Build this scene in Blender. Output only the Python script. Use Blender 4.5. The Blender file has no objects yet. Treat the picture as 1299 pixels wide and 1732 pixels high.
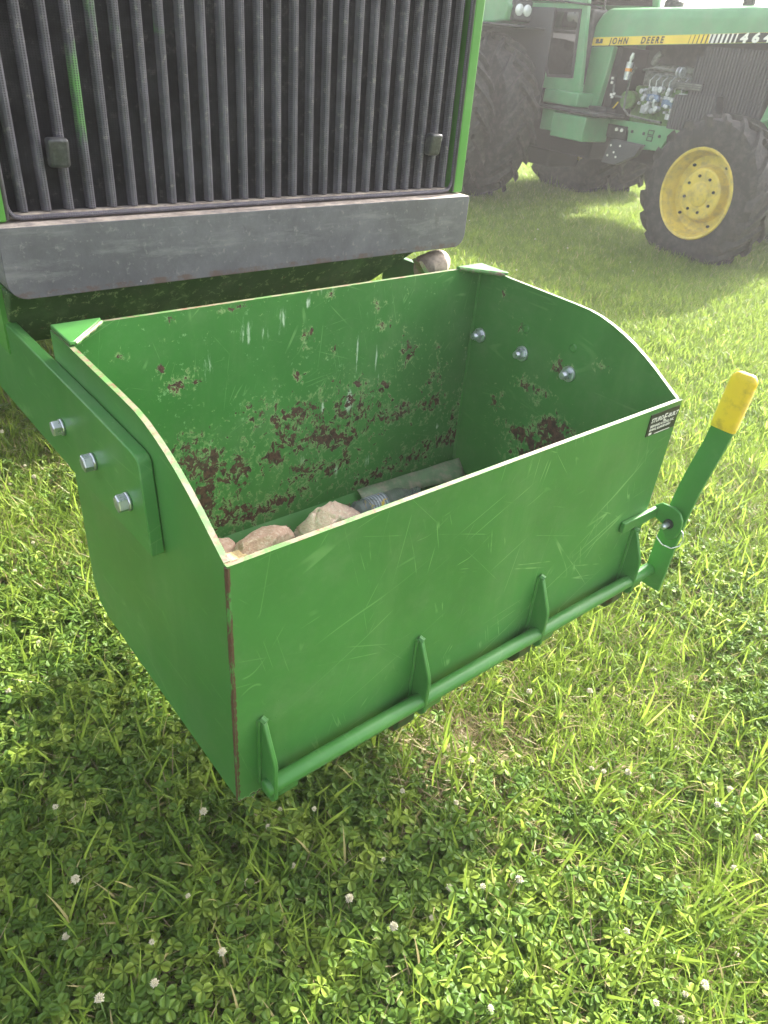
import bpy, bmesh, math, random
from mathutils import Vector, Matrix, Euler, noise
rad = math.radians
sc = bpy.context.scene
COL = sc.collection
random.seed(7)

# ---------------------------------------------------------------- camera, world, sun, exposure
cam_d = bpy.data.cameras.new('camera')
cam = bpy.data.objects.new('camera', cam_d)
COL.objects.link(cam)
RM = ((0.7798292, 0.2892722, 0.5551467), (-0.6213053, 0.4659810, 0.6299536), (0.0764596, 0.8361718, -0.5431119))
m = Matrix.Identity(4)
for i in range(3):
    m[i][0] = RM[i][0]; m[i][1] = RM[i][1]; m[i][2] = -RM[i][2]
m[2][3] = 1.6
cam.matrix_world = m
cam_d.sensor_fit = 'VERTICAL'; cam_d.sensor_height = 36; cam_d.sensor_width = 27
cam_d.lens = 1242.72 / 1732 * 36
cam_d.clip_start = 0.02; cam_d.clip_end = 3000
cam_d.dof.use_dof = True; cam_d.dof.focus_distance = 1.5; cam_d.dof.aperture_fstop = 13.0
sc.camera = cam

SUN_EL, SUN_AZ = 35.5, 9.0          # azimuth counted from +X towards +Y
world = bpy.data.worlds.new('World'); sc.world = world; world.use_nodes = True
wn = world.node_tree.nodes; wn.clear()
sky = wn.new('ShaderNodeTexSky'); sky.sky_type = 'NISHITA'; sky.sun_disc = False
sky.sun_elevation = rad(SUN_EL); sky.sun_rotation = rad(90 - SUN_AZ)
sky.air_density = 1.0; sky.dust_density = 6.0; sky.ozone_density = 1.0
bg = wn.new('ShaderNodeBackground'); bg.inputs['Strength'].default_value = 0.15
wo = wn.new('ShaderNodeOutputWorld')
hs = wn.new('ShaderNodeHueSaturation'); hs.inputs['Saturation'].default_value = 0.42   # a hazy, whitish summer sky
world.node_tree.links.new(sky.outputs[0], hs.inputs['Color']); world.node_tree.links.new(hs.outputs[0], bg.inputs[0]); world.node_tree.links.new(bg.outputs[0], wo.inputs[0])
sun_d = bpy.data.lights.new('sun', 'SUN'); sun_d.energy = 3.5; sun_d.angle = rad(1.6); sun_d.color = (1.0, 0.95, 0.84)
sun = bpy.data.objects.new('sun', sun_d); COL.objects.link(sun)
sd = Vector((math.cos(rad(SUN_EL)) * math.cos(rad(SUN_AZ)), math.cos(rad(SUN_EL)) * math.sin(rad(SUN_AZ)), math.sin(rad(SUN_EL))))
sun.rotation_euler = sd.to_track_quat('Z', 'Y').to_euler(); sun.location = sd * 20
vs = sc.view_settings
vs.view_transform = 'Standard'; vs.look = 'None'; vs.exposure = 2.2; vs.gamma = 1.0
try: vs.use_curve_mapping = False
except Exception: pass
GLARE_HAZE = 0.0045
sc.cycles.max_bounces = 7; sc.cycles.diffuse_bounces = 4; sc.cycles.transmission_bounces = 6

# ---------------------------------------------------------------- material helpers
class NT:
    def __init__(s, name):
        s.m = bpy.data.materials.new(name); s.m.use_nodes = True
        s.t = s.m.node_tree; s.n = s.t.nodes; s.n.clear()
        s.out = s.n.new('ShaderNodeOutputMaterial')
        s.co = s.n.new('ShaderNodeTexCoord').outputs['Object']
    def lk(s, a, b): s.t.links.new(a, b)
    def put(s, sock, v):
        if hasattr(v, 'links'): s.lk(v, sock)
        elif isinstance(v, tuple) and len(v) == 3 and sock.type == 'RGBA': sock.default_value = (*v, 1)
        else: sock.default_value = v
    def node(s, typ, ins={}, **kw):
        n = s.n.new(typ)
        for k, v in kw.items(): setattr(n, k, v)
        for k, v in ins.items(): s.put(n.inputs[k], v)
        return n
    def noise(s, scale, detail=4, rough=0.55, co=None, dist=0.0):
        return s.node('ShaderNodeTexNoise', {'Vector': co or s.co, 'Scale': scale, 'Detail': detail, 'Roughness': rough, 'Distortion': dist}).outputs['Fac']
    def voro(s, scale, co=None, feature='F1', out='Distance', rnd=1.0):
        return s.node('ShaderNodeTexVoronoi', {'Vector': co or s.co, 'Scale': scale, 'Randomness': rnd}, feature=feature).outputs[out]
    def mapv(s, scale=(1, 1, 1), rot=(0, 0, 0), loc=(0, 0, 0), co=None):
        return s.node('ShaderNodeMapping', {'Vector': co or s.co, 'Scale': scale, 'Rotation': rot, 'Location': loc}).outputs[0]
    def mr(s, v, a, b, c=0.0, d=1.0, smooth=True):
        n = s.node('ShaderNodeMapRange', {'Value': v, 'From Min': a, 'From Max': b, 'To Min': c, 'To Max': d})
        n.interpolation_type = 'SMOOTHSTEP' if smooth else 'LINEAR'
        return n.outputs[0]
    def mt(s, op, a, b=0.0, clamp=False):
        n = s.n.new('ShaderNodeMath'); n.operation = op; n.use_clamp = clamp
        s.put(n.inputs[0], a); s.put(n.inputs[1], b); return n.outputs[0]
    def mix(s, f, a, b, mode='MIX'):
        n = s.n.new('ShaderNodeMix'); n.data_type = 'RGBA'; n.blend_type = mode
        s.put(n.inputs[0], f); s.put(n.inputs[6], a); s.put(n.inputs[7], b); return n.outputs[2]
    def attr(s, name, out='Fac'):
        return s.node('ShaderNodeAttribute', attribute_name=name).outputs[out]
    def bump(s, h, strength=0.3, dist=0.002, normal=None):
        n = s.node('ShaderNodeBump', {'Height': h, 'Strength': strength, 'Distance': dist})
        if normal: s.lk(normal, n.inputs['Normal'])
        return n.outputs[0]
    def pbr(s, color, rough=0.5, metal=0.0, normal=None, **kw):
        ins = {'Base Color': color, 'Roughness': rough, 'Metallic': metal}
        ins.update({k.replace('_', ' '): v for k, v in kw.items()})
        n = s.node('ShaderNodeBsdfPrincipled', ins)
        if normal: s.lk(normal, n.inputs['Normal'])
        s.lk(n.outputs[0], s.out.inputs[0]); s.p = n
        return s.m

def paint(name, base, rough=0.30, worn=1.0, spec=.34):
    """gloss enamel with wear that is steered by the mesh attributes rust / scuff / scratch"""
    t = NT(name)
    big = t.noise(2.2, 5, 0.6); fine = t.noise(34, 6, 0.7)
    c = t.mix(t.mr(big, 0.3, 0.7), tuple(x * 0.84 for x in base), tuple(x * 1.13 for x in base))
    smear = t.noise(1.0, 5, .65, t.mapv((9, 9, 1.6)))
    c = t.mix(t.mt('MULTIPLY', t.mr(smear, .5, .75), .22 * worn), c, (0.15, 0.27, 0.10))
    c = t.mix(t.mt('MULTIPLY', t.mr(fine, 0.5, 0.8), 0.22), c, (base[0] * 1.9 + .02, base[1] * 1.25 + .02, base[2] * 1.6 + .02))
    # curved hairline scratches: contour lines of soft noise, cut into pieces
    scr = None
    for k, (ang, along, across, w_, th_) in enumerate([(25, .55, 7, .0028, .50), (-50, .7, 9, .0032, .54), (80, .6, 11, .0035, .52), (10, .9, 16, .006, .56), (-20, .5, 14, .005, .55), (62, 1.4, 22, .008, .55), (-75, 1.2, 26, .008, .56), (45, 2.2, 6, .0025, .55)]):
        v0 = t.mapv((1, 1, 1), (0, rad(ang), 0), (k * 3.7, k * 1.3, k * 2.1))
        n_ = t.noise(1.0, 2.0, 0.35, t.mapv((along, along, across), co=v0))
        ln = t.mr(t.mt('ABSOLUTE', t.mt('SUBTRACT', n_, 0.5)), w_ * 0.25, w_, 1, 0)
        cut = t.mr(t.noise(4.5 + k, 3, 0.6, t.mapv((1, 1, 1), (0, 0, 0), (k * 5, 0, k * 9))), th_, th_ + .12)
        ln = t.mt('MULTIPLY', ln, cut)
        scr = ln if scr is None else t.mt('MAXIMUM', scr, ln)
    sa = t.attr('scratch')
    c = t.mix(t.mt('MULTIPLY', t.mt('MULTIPLY', scr, sa), 0.46), c, (0.30, 0.52, 0.20))
    # rubbed pale scuffs, streaky up and down
    streak = t.noise(1.0, 6, 0.75, t.mapv((55, 55, 9)))
    scu = t.mr(t.mt('ADD', streak, t.attr('scuff')), .86, 1.02)
    c = t.mix(scu, c, (0.50, 0.60, 0.46))
    fleck = t.mr(t.mt('ADD', t.noise(48, 6, .8), t.mt('MULTIPLY', t.attr('rust'), .28)), .73, .77)
    c = t.mix(t.mt('MULTIPLY', fleck, t.mt('MULTIPLY', t.attr('scratch'), .8)), c, (.30, .46, .24))
    # chips: pale primer rim, then brown rust
    ch = t.noise(40, 9, 0.72, t.mapv((1.25, 1.25, 1.0)), 0.7)
    ch2 = t.noise(62, 5, 0.7)
    field = t.mt('ADD', t.mt('ADD', t.mt('MULTIPLY', ch, .8), t.mt('MULTIPLY', ch2, 0.22)), t.attr('rust'))
    halo = t.mr(field, 0.965, 1.0); rust = t.mr(field, 1.035, 1.05)
    hal2 = t.mt('MULTIPLY', halo, t.mr(t.noise(45, 4, .7), .45, .56))
    rc = t.mix(t.mr(t.noise(75, 5, 0.7), 0.35, 0.65), (0.042, 0.019, 0.018), (0.125, 0.055, 0.043))
    c = t.mix(t.mt('MULTIPLY', hal2, 0.5), c, (0.34, 0.44, 0.2))
    c = t.mix(rust, c, rc)
    dust = t.mt('MULTIPLY', t.mr(t.noise(7, 6, 0.7), 0.45, 0.8), 0.12 * worn)
    c = t.mix(dust, c, (0.30, 0.32, 0.22))
    r = t.mt('ADD', t.mt('MULTIPLY', rust, 0.45), t.mt('ADD', rough, t.mt('MULTIPLY', t.mr(big, .3, .8), 0.12)), True)
    h = t.mt('ADD', t.mt('MULTIPLY', rust, -1.0), t.mt('MULTIPLY', t.noise(5, 3), 0.8))
    nb = t.bump(h, 0.5, 0.0012)
    return t.pbr(c, r, 0.0, nb, Specular_IOR_Level=spec)

def plain(name, base, rough=0.5, metal=0.0, var=0.25, nscale=12, bump=0.2, dirt=None, dirt_amt=0.4, **kw):
    t = NT(name)
    n1 = t.noise(nscale, 6, 0.65)
    c = t.mix(t.mr(n1, 0.3, 0.7), tuple(x * (1 - var) for x in base), tuple(x * (1 + var) for x in base))
    if dirt: c = t.mix(t.mt('MULTIPLY', t.mr(t.noise(nscale * 1.7, 7, 0.7), 0.42, 0.68), dirt_amt), c, dirt)
    r = t.mr(n1, 0.2, 0.8, max(rough - .1, .03), min(rough + .12, 1.0))
    return t.pbr(c, r, metal, t.bump(t.noise(nscale * 8, 4), bump, 0.001), **kw)

M = {}
GREEN = (0.054, 0.185, 0.042)
M['box'] = paint('box_green_enamel', GREEN)
M['tractor_green'] = paint('tractor_green_enamel', (0.06, 0.22, 0.03), 0.38, 1.4)
M['glare_pale_green'] = plain('glare_pale_green_enamel', (0.105, 0.29, 0.13), 0.38, var=0.12, nscale=3, bump=0.05, dirt=(0.2, 0.24, 0.16), dirt_amt=.25)  # green made paler to put the lens glare into the base colour
t = NT('worn_plate_edge')
_n = t.noise(28, 7, 0.75); _n2 = t.noise(60, 5, .7, t.mapv((1, 1, 1), (0, 0, 0), (4, 4, 4)))
c = t.mix(t.mr(_n, 0.43, 0.56), (0.17, 0.15, 0.10), (0.07, 0.17, 0.045))
c = t.mix(t.mr(_n2, 0.53, 0.62), c, (0.14, 0.07, 0.045))
M['edge'] = t.pbr(c, 0.5, 0.0, t.bump(_n, 0.4, 0.001))
t = NT('rusty_weld')
_n = t.noise(30, 7, 0.75)
c = t.mix(t.mr(t.noise(1, 7, .75, t.mapv((30, 30, 9))), 0.445, 0.50), GREEN, (0.075, 0.032, 0.022))
M['weld'] = t.pbr(c, 0.6, 0.0, t.bump(t.noise(160, 3), 0.6, 0.002))
t = NT('zinc_plated_steel')
_n = t.noise(90, 4)
M['bracket'] = paint('shade_dark_rusted_enamel', (0.030, 0.070, 0.020), .6, 1.5, .12)  # base darkened to paint the shade under the casting; the rust is wear
M['zinc'] = t.pbr(t.mix(_n, (0.42, 0.44, 0.46), (0.72, 0.74, 0.76)), t.mr(_n, .2, .8, .22, .45), 0.85, t.bump(_n, 0.25, 0.0006))
M['rust'] = plain('brown_rust', (0.085, 0.04, 0.028), 0.85, var=0.5, nscale=30, bump=0.5)
M['rusty_green'] = plain('rusted_green_underside', (0.03, 0.07, 0.02), 0.6, var=0.3, nscale=20, bump=0.3, dirt=(0.1, 0.04, 0.025), dirt_amt=1.0)
M['chain_wire'] = plain('bright_wire', (0.75, 0.74, 0.70), 0.25, 0.9, 0.1, 50, 0.1)

# yellow ribbed rubber grip
t = NT('yellow_vinyl')
c = t.mix(t.mr(t.noise(30, 6, .7), .45, .75), (0.78, 0.54, 0.03), (0.50, 0.33, 0.04))
M['grip'] = t.pbr(c, 0.42, 0.0, t.bump(t.noise(120, 3), 0.15, 0.001))
# grey painted front casting
t = NT('grey_casting_paint')
n1 = t.noise(5, 7, 0.7); n2 = t.noise(60, 5, 0.7); n3 = t.noise(9, 4, .6, t.mapv((1, 1, .35)))
c = t.mix(t.mr(n1, 0.3, 0.75), (0.070, 0.068, 0.080), (0.135, 0.132, 0.148))
c = t.mix(t.mt('MULTIPLY', t.mr(n2, 0.55, 0.7), 0.45), c, (0.25, 0.24, 0.23))
c = t.mix(t.mt('MULTIPLY', t.mr(t.noise(1, 6, .7, t.mapv((5, 5, 26))), .52, .7), .4), c, (.22, .215, .22))
c = t.mix(t.mt('MULTIPLY', t.mr(n3, 0.62, 0.70), 0.5), c, (0.045, 0.042, 0.045))
low = t.attr('low')
rr = t.mr(t.mt('ADD', low, t.noise(22, 7, .7)), 1.18, 1.34)
c = t.mix(t.mt('MULTIPLY', rr, .75), c, (0.085, 0.048, 0.038))
sp = t.mt('MULTIPLY', t.mr(t.noise(48, 2, .4), .74, .76), .6)
c = t.mix(sp, c, (.5, .5, .46))
lift = t.mr(t.mt('ABSOLUTE', t.mt('SUBTRACT', t.noise(1, 1, .3, t.mapv((3, 3, 9), (0, .5, 0))), .5)), .0008, .003, 1, 0)
c = t.mix(t.mt('MULTIPLY', t.mt('MULTIPLY', lift, t.mr(t.noise(6, 3), .52, .6)), .5), c, (.03, .03, .035))
M['casting'] = t.pbr(c, t.mr(n2, .3, .8, .42, .6), 0.0, t.bump(t.mt('ADD', n2, t.mt('MULTIPLY', n1, 2.0)), 0.35, 0.0012))
M['dusty_ledge'] = plain('dusty_ledge', (0.36, 0.30, 0.25), 0.85, var=0.35, nscale=22, bump=0.4, dirt=(0.12, 0.11, 0.12), dirt_amt=.7)
# perforated screen paint
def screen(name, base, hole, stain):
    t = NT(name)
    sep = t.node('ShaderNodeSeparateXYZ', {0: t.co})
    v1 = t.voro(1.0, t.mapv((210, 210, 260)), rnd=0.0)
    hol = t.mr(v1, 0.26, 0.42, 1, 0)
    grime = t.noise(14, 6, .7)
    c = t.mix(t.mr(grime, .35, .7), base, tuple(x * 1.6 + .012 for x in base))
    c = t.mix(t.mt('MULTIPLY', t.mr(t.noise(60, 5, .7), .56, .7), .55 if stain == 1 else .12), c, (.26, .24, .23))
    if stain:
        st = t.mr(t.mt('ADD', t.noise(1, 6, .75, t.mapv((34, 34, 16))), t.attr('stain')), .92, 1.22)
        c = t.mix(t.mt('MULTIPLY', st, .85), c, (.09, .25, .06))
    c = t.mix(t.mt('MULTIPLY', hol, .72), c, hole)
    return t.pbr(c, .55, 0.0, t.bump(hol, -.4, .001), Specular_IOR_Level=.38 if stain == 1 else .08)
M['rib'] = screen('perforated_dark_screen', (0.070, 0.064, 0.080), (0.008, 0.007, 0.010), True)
M['valley'] = screen('recess_shade_screen', (0.0075, 0.0065, 0.010), (0.003, 0.003, 0.004), 2)  # same sheet as the ribs, darkened to paint the shade between them
M['black'] = plain('black_paint', (0.02, 0.02, 0.022), 0.5, var=0.2, nscale=10, bump=0.1, dirt=(.12, .11, .10), dirt_amt=.3)
M['pad'] = plain('black_plastic_latch', (0.030, 0.030, 0.033), 0.45, var=0.3, nscale=60, bump=0.2, dirt=(.2, .2, .19), dirt_amt=.2)
M['dark'] = plain('oily_black', (0.008, 0.008, 0.009), 0.6, var=0.3, nscale=8, bump=0.3, Specular_IOR_Level=.2)
M['tyre'] = plain('dusty_tyre_rubber', (0.018, 0.0175, 0.0175), 0.7, var=0.25, nscale=9, bump=0.4, dirt=(0.085, 0.075, 0.065), dirt_amt=.5, Specular_IOR_Level=.4)
M['yellow'] = plain('wheel_yellow', (0.66, 0.49, 0.07), 0.45, var=0.12, nscale=7, bump=0.15, dirt=(0.30, 0.22, 0.09), dirt_amt=.6)
M['stripe'] = plain('yellow_stripe_film', (0.78, 0.56, 0.05), 0.5, var=0.06, nscale=5, bump=0.02)
M['print_black'] = plain('black_print', (0.02, 0.02, 0.018), 0.5, var=.1, bump=0.0)
M['print_white'] = plain('white_print', (0.75, 0.74, 0.68), 0.5, var=.1, bump=0.0)
M['plate_black'] = plain('black_name_plate', (0.022, 0.02, 0.018), 0.35, var=.3, nscale=50, bump=0.05)
M['engine'] = plain('oily_engine_grey', (0.16, 0.17, 0.15), 0.45, 0.4, 0.5, 18, .4, (0.05, 0.045, 0.04), .8)
M['engine_green'] = plain('engine_green', (0.09, 0.2, 0.04), 0.45, 0, 0.3, 18, .3, (0.06, 0.055, 0.04), .7)
M['alloy'] = plain('bright_alloy', (0.6, 0.62, 0.65), 0.35, 0.6, 0.3, 30, .3)
M['orange'] = plain('orange_label', (0.7, 0.3, 0.05), 0.5)
M['blue_hose'] = plain('blue_grey_hose', (0.14, 0.2, 0.3), 0.4)
M['lens'] = plain('headlight_glass', (0.75, 0.76, 0.76), 0.1, 0.3, .1, 40, .1)
t = NT('cab_glass')
gl = t.node('ShaderNodeBsdfGlossy', {'Color': (0.95, 0.95, 0.95), 'Roughness': 0.03})
tr = t.node('ShaderNodeBsdfTransparent', {'Color': (0.35, 0.38, 0.36)})
fr = t.node('ShaderNodeFresnel', {'IOR': 2.4})
mx = t.node('ShaderNodeMixShader', {0: fr.outputs[0], 1: tr.outputs[0], 2: gl.outputs[0]}); t.lk(mx.outputs[0], t.out.inputs[0])
M['glass'] = t.m
def stone_mat(name, a, b, spots):
    t = NT(name)
    n1 = t.noise(14, 8, .7); n2 = t.noise(110, 5, .75); v = t.voro(170)
    c = t.mix(t.mr(n1, .35, .65), a, b)
    c = t.mix(t.mt('MULTIPLY', t.mr(n2, .5, .62), .8), c, spots)
    c = t.mix(t.mr(v, .0, .22, .55, 0), c, tuple(x * .45 for x in a))
    return t.pbr(c, .9, 0.0, t.bump(t.mt('ADD', t.mt('ADD', n1, t.mt('MULTIPLY', n2, .6)), t.mt('MULTIPLY', t.noise(40, 5, .7), .8)), 1.0, .007))
M['stone_a'] = stone_mat('pale_granite', (.80, .56, .45), (.68, .47, .38), (.86, .72, .60))
M['stone_b'] = stone_mat('pink_granite', (.52, .31, .24), (.64, .43, .34), (.70, .55, .45))
M['stone_c'] = stone_mat('yellow_sandstone', (.62, .44, .22), (.52, .38, .22), (.7, .58, .36))
t = NT('clear_bottle_plastic')
M['plastic'] = t.pbr(t.mix(t.noise(30, 5), (.75, .78, .78), (.5, .52, .5)), .18, 0.0, t.bump(t.noise(25, 4), .7, .004), Transmission_Weight=.85, IOR=1.3)
t = NT('bottle_label')
v = t.mapv((1, 1, 1))
w1 = t.node('ShaderNodeTexWave', {'Vector': v, 'Scale': 34, 'Distortion': 2.0, 'Detail': 2.0}).outputs['Fac']
c = t.mix(t.mr(w1, .45, .55), (.40, .42, .48), (.16, .17, .20))
c = t.mix(t.mr(t.noise(40, 2), .58, .6), c, (.65, .42, .06))
M['label'] = t.pbr(c, .3)
M['dusty_strip'] = plain('dusty_strip', (.16, .23, .13), .45, var=.25, nscale=14, bump=.3, dirt=(.34, .28, .22), dirt_amt=.9)
M['debris'] = plain('dry_debris', (.18, .12, .08), .95, var=.5, nscale=60, bump=.9)

# ---------------------------------------------------------------- mesh helpers
def tag(o, label=None, cat=None, group=None, kind=None):
    if label: o['label'] = label
    if cat: o['category'] = cat
    if group: o['group'] = group
    if kind: o['kind'] = kind
    return o
def empty(name, loc, rz=0.0, **kw):
    o = bpy.data.objects.new(name, None); COL.objects.link(o); o.empty_display_size = 0.1
    o.location = loc; o.rotation_euler = (0, 0, rz)
    o.matrix_basis  # keep
    return tag(o, **kw)
def finish(name, bm, mats, parent=None, smooth=False, bevel=0.0, seg=2, label=None, world_coords=True, angle=35):
    """bm is written in the coordinates of the thing's own frame, or in world metres for unrotated things (origin is moved to the root)"""
    me = bpy.data.meshes.new(name)
    bmesh.ops.recalc_face_normals(bm, faces=bm.faces)
    if parent is not None and world_coords and parent.get('_w'):
        p = parent['_w']; bmesh.ops.translate(bm, verts=bm.verts, vec=(-p[0], -p[1], -p[2]))
    bm.to_mesh(me); bm.free()
    for q in (mats if isinstance(mats, (list, tuple)) else [mats]): me.materials.append(q)
    o = bpy.data.objects.new(name, me); COL.objects.link(o)
    if parent is not None:
        o.parent = parent
        if parent.get('_w'): o['_w'] = parent['_w']
    if smooth:
        for p_ in me.polygons: p_.use_smooth = True
        try: me.set_sharp_from_angle(angle=rad(angle))
        except Exception: pass
    if bevel:
        b = o.modifiers.new('bevel', 'BEVEL'); b.width = bevel; b.segments = seg; b.limit_method = 'ANGLE'; b.angle_limit = rad(40)
        b.harden_normals = False
        for p_ in me.polygons: p_.use_smooth = True
        try: me.set_sharp_from_angle(angle=rad(60))
        except Exception: pass
    if label: o['label'] = label
    return o
def box(bm, a, b, mi=0):
    x0, y0, z0 = a; x1, y1, z1 = b
    v = [bm.verts.new(p) for p in ((x0,y0,z0),(x1,y0,z0),(x1,y1,z0),(x0,y1,z0),(x0,y0,z1),(x1,y0,z1),(x1,y1,z1),(x0,y1,z1))]
    fs = []
    for f in ((0,3,2,1),(4,5,6,7),(0,1,5,4),(1,2,6,5),(2,3,7,6),(3,0,4,7)):
        q = bm.faces.new([v[i] for i in f]); q.material_index = mi; fs.append(q)
    return fs
def prism(bm, pts, axis, a, b, mi=0):
    """polygon pts (2-D, in the two other axes, in order) extruded along axis from a to b"""
    def mk(p, t):
        if axis == 0: return (t, p[0], p[1])
        if axis == 1: return (p[0], t, p[1])
        return (p[0], p[1], t)
    va = [bm.verts.new(mk(p, a)) for p in pts]; vb = [bm.verts.new(mk(p, b)) for p in pts]
    n = len(pts); fs = []
    f = bm.faces.new(va[::-1]); f.material_index = mi; fs.append(f)
    f = bm.faces.new(vb); f.material_index = mi; fs.append(f)
    for i in range(n):
        f = bm.faces.new((va[i], va[(i + 1) % n], vb[(i + 1) % n], vb[i])); f.material_index = mi; fs.append(f)
    return fs
def cyl(bm, p0, p1, r0, r1=None, seg=16, mi=0, caps=True, rot=0.0):
    p0 = Vector(p0); p1 = Vector(p1); r1 = r0 if r1 is None else r1
    d = (p1 - p0).normalized(); u = d.orthogonal().normalized(); w = d.cross(u)
    A = []; B = []
    for i in range(seg):
        a = 2 * math.pi * i / seg + rot; o = u * math.cos(a) + w * math.sin(a)
        A.append(bm.verts.new(p0 + o * r0)); B.append(bm.verts.new(p1 + o * r1))
    for i in range(seg):
        f = bm.faces.new((A[i], A[(i + 1) % seg], B[(i + 1) % seg], B[i])); f.material_index = mi; f.smooth = True
    if caps:
        bm.faces.new(A[::-1]).material_index = mi; bm.faces.new(B).material_index = mi
def tube(bm, pts, r, seg=8, mi=0, closed=False):
    pts = [Vector(p) for p in pts]; rings = []; n = len(pts); u = None
    for i, p in enumerate(pts):
        a = pts[(i - 1) % n] if (closed or i > 0) else p; b = pts[(i + 1) % n] if (closed or i < n - 1) else p
        d = (b - a).normalized()
        u = d.orthogonal().normalized() if u is None else (u - d * u.dot(d)).normalized()
        w = d.cross(u); rr = r[i] if isinstance(r, (list, tuple)) else r
        rings.append([bm.verts.new(p + (u * math.cos(2*math.pi*k/seg) + w * math.sin(2*math.pi*k/seg)) * rr) for k in range(seg)])
    for i in range(n if closed else n - 1):
        A = rings[i]; B = rings[(i + 1) % n]
        for k in range(seg):
            f = bm.faces.new((A[k], A[(k + 1) % seg], B[(k + 1) % seg], B[k])); f.smooth = True; f.material_index = mi
    if not closed:
        bm.faces.new(rings[0][::-1]); bm.faces.new(rings[-1])
def lathe_y(bm, prof, cx, cz, seg=48, mi=0, closed=False):
    """profile of (radius, y) turned round the axis parallel to Y through (cx, cz)"""
    rings = []
    for r, y in prof:
        rings.append([bm.verts.new((cx + r * math.cos(2*math.pi*k/seg), y, cz + r * math.sin(2*math.pi*k/seg))) for k in range(seg)])
    n = len(prof)
    for i in range(n if closed else n - 1):
        A = rings[i]; B = rings[(i + 1) % n]
        for k in range(seg):
            f = bm.faces.new((A[k], A[(k + 1) % seg], B[(k + 1) % seg], B[k])); f.smooth = True; f.material_index = mi
def grid_face(bm, nx, nz, fn):
    vs_ = [[bm.verts.new(fn(i / nx, j / nz)) for i in range(nx + 1)] for j in range(nz + 1)]
    for j in range(nz):
        for i in range(nx): bm.faces.new((vs_[j][i], vs_[j][i+1], vs_[j+1][i+1], vs_[j+1][i]))
    return vs_
def set_attr(o, name, fn):
    me = o.data; a = me.attributes.new(name, 'FLOAT', 'POINT'); w = o.get('_w') or (0, 0, 0)
    for i, v in enumerate(me.vertices):
        a.data[i].value = fn(v.co.x + w[0], v.co.y + w[1], v.co.z + w[2])
def thing(name, loc, label, cat, group=None, rz=0.0):
    o = empty(name, loc, rz, label=label, cat=cat, group=group)
    if rz == 0.0: o['_w'] = loc
    return o
def blobs(lst, x, z):
    s = 0.0
    for bx_, bz_, rx, rz_, w in lst:
        d = ((x - bx_) / rx) ** 2 + ((z - bz_) / rz_) ** 2
        s = max(s, w * math.exp(-d))
    return s
def text_mesh(txt, size, shear=0.0, ext=0.0006, bold=0.0, spacing=1.0, align='LEFT'):
    cu = bpy.data.curves.new('text', 'FONT'); cu.body = txt; cu.size = size; cu.shear = shear
    cu.extrude = ext; cu.offset = bold; cu.space_character = spacing; cu.align_x = align; cu.resolution_u = 3
    o = bpy.data.objects.new('text', cu); COL.objects.link(o)
    bpy.context.view_layer.update()
    me = bpy.data.meshes.new_from_object(o.evaluated_get(bpy.context.evaluated_depsgraph_get()))
    bpy.data.objects.remove(o); bpy.data.curves.remove(cu)
    return me
def place_text(name, me, mtx, mat, parent):
    me.transform(mtx); w = parent.get('_w')
    if w: me.transform(Matrix.Translation((-w[0], -w[1], -w[2])))
    me.name = name; me.materials.clear(); me.materials.append(mat)
    o = bpy.data.objects.new(name, me); COL.objects.link(o); o.parent = parent
    if w: o['_w'] = w
    return o

# ---------------------------------------------------------------- ground
def gz(x, y):
    lift = .045 * math.exp(-(((x - 7.6) / 2.4) ** 2 + ((y - 4.6) / 2.6) ** 2))
    return lift + 0.014 * noise.noise(Vector((x * 0.9, y * 0.9, 0))) + 0.010 * noise.noise(Vector((x * 3.1, y * 3.1, 5)))
bm = bmesh.new()
N = 110
def gpos(u, v):
    a = (u - .5) * 2; b = (v - .5) * 2
    x = 2.5 + math.copysign(abs(a) ** 2.6, a) * 400 + a * 6; y = 2.5 + math.copysign(abs(b) ** 2.6, b) * 400 + b * 6
    return (x, y, gz(x, y))
grid_face(bm, N, N, gpos)
t = NT('soil_and_thatch')
n1 = t.noise(1.3, 6, .65); n2 = t.noise(40, 6, .75); n3 = t.noise(7, 5, .7)
c = t.mix(t.mr(n2, .35, .65), (.035, .030, .016), (.11, .085, .045))
c = t.mix(t.mr(n3, .4, .62), c, (.05, .085, .018))
far_ = t.node('ShaderNodeVectorMath', {0: t.co, 1: (2.5, 2.5, 0)}, operation='DISTANCE').outputs['Value']
c = t.mix(t.mr(far_, 9, 22), c, t.mix(t.mr(n1, .35, .65), (.075, .13, .025), (.11, .16, .035)))
M['soil'] = t.pbr(c, .95, 0.0, t.bump(n2, .8, .02))
tag(finish('ground', bm, M['soil'], smooth=True), kind='structure')

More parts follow.
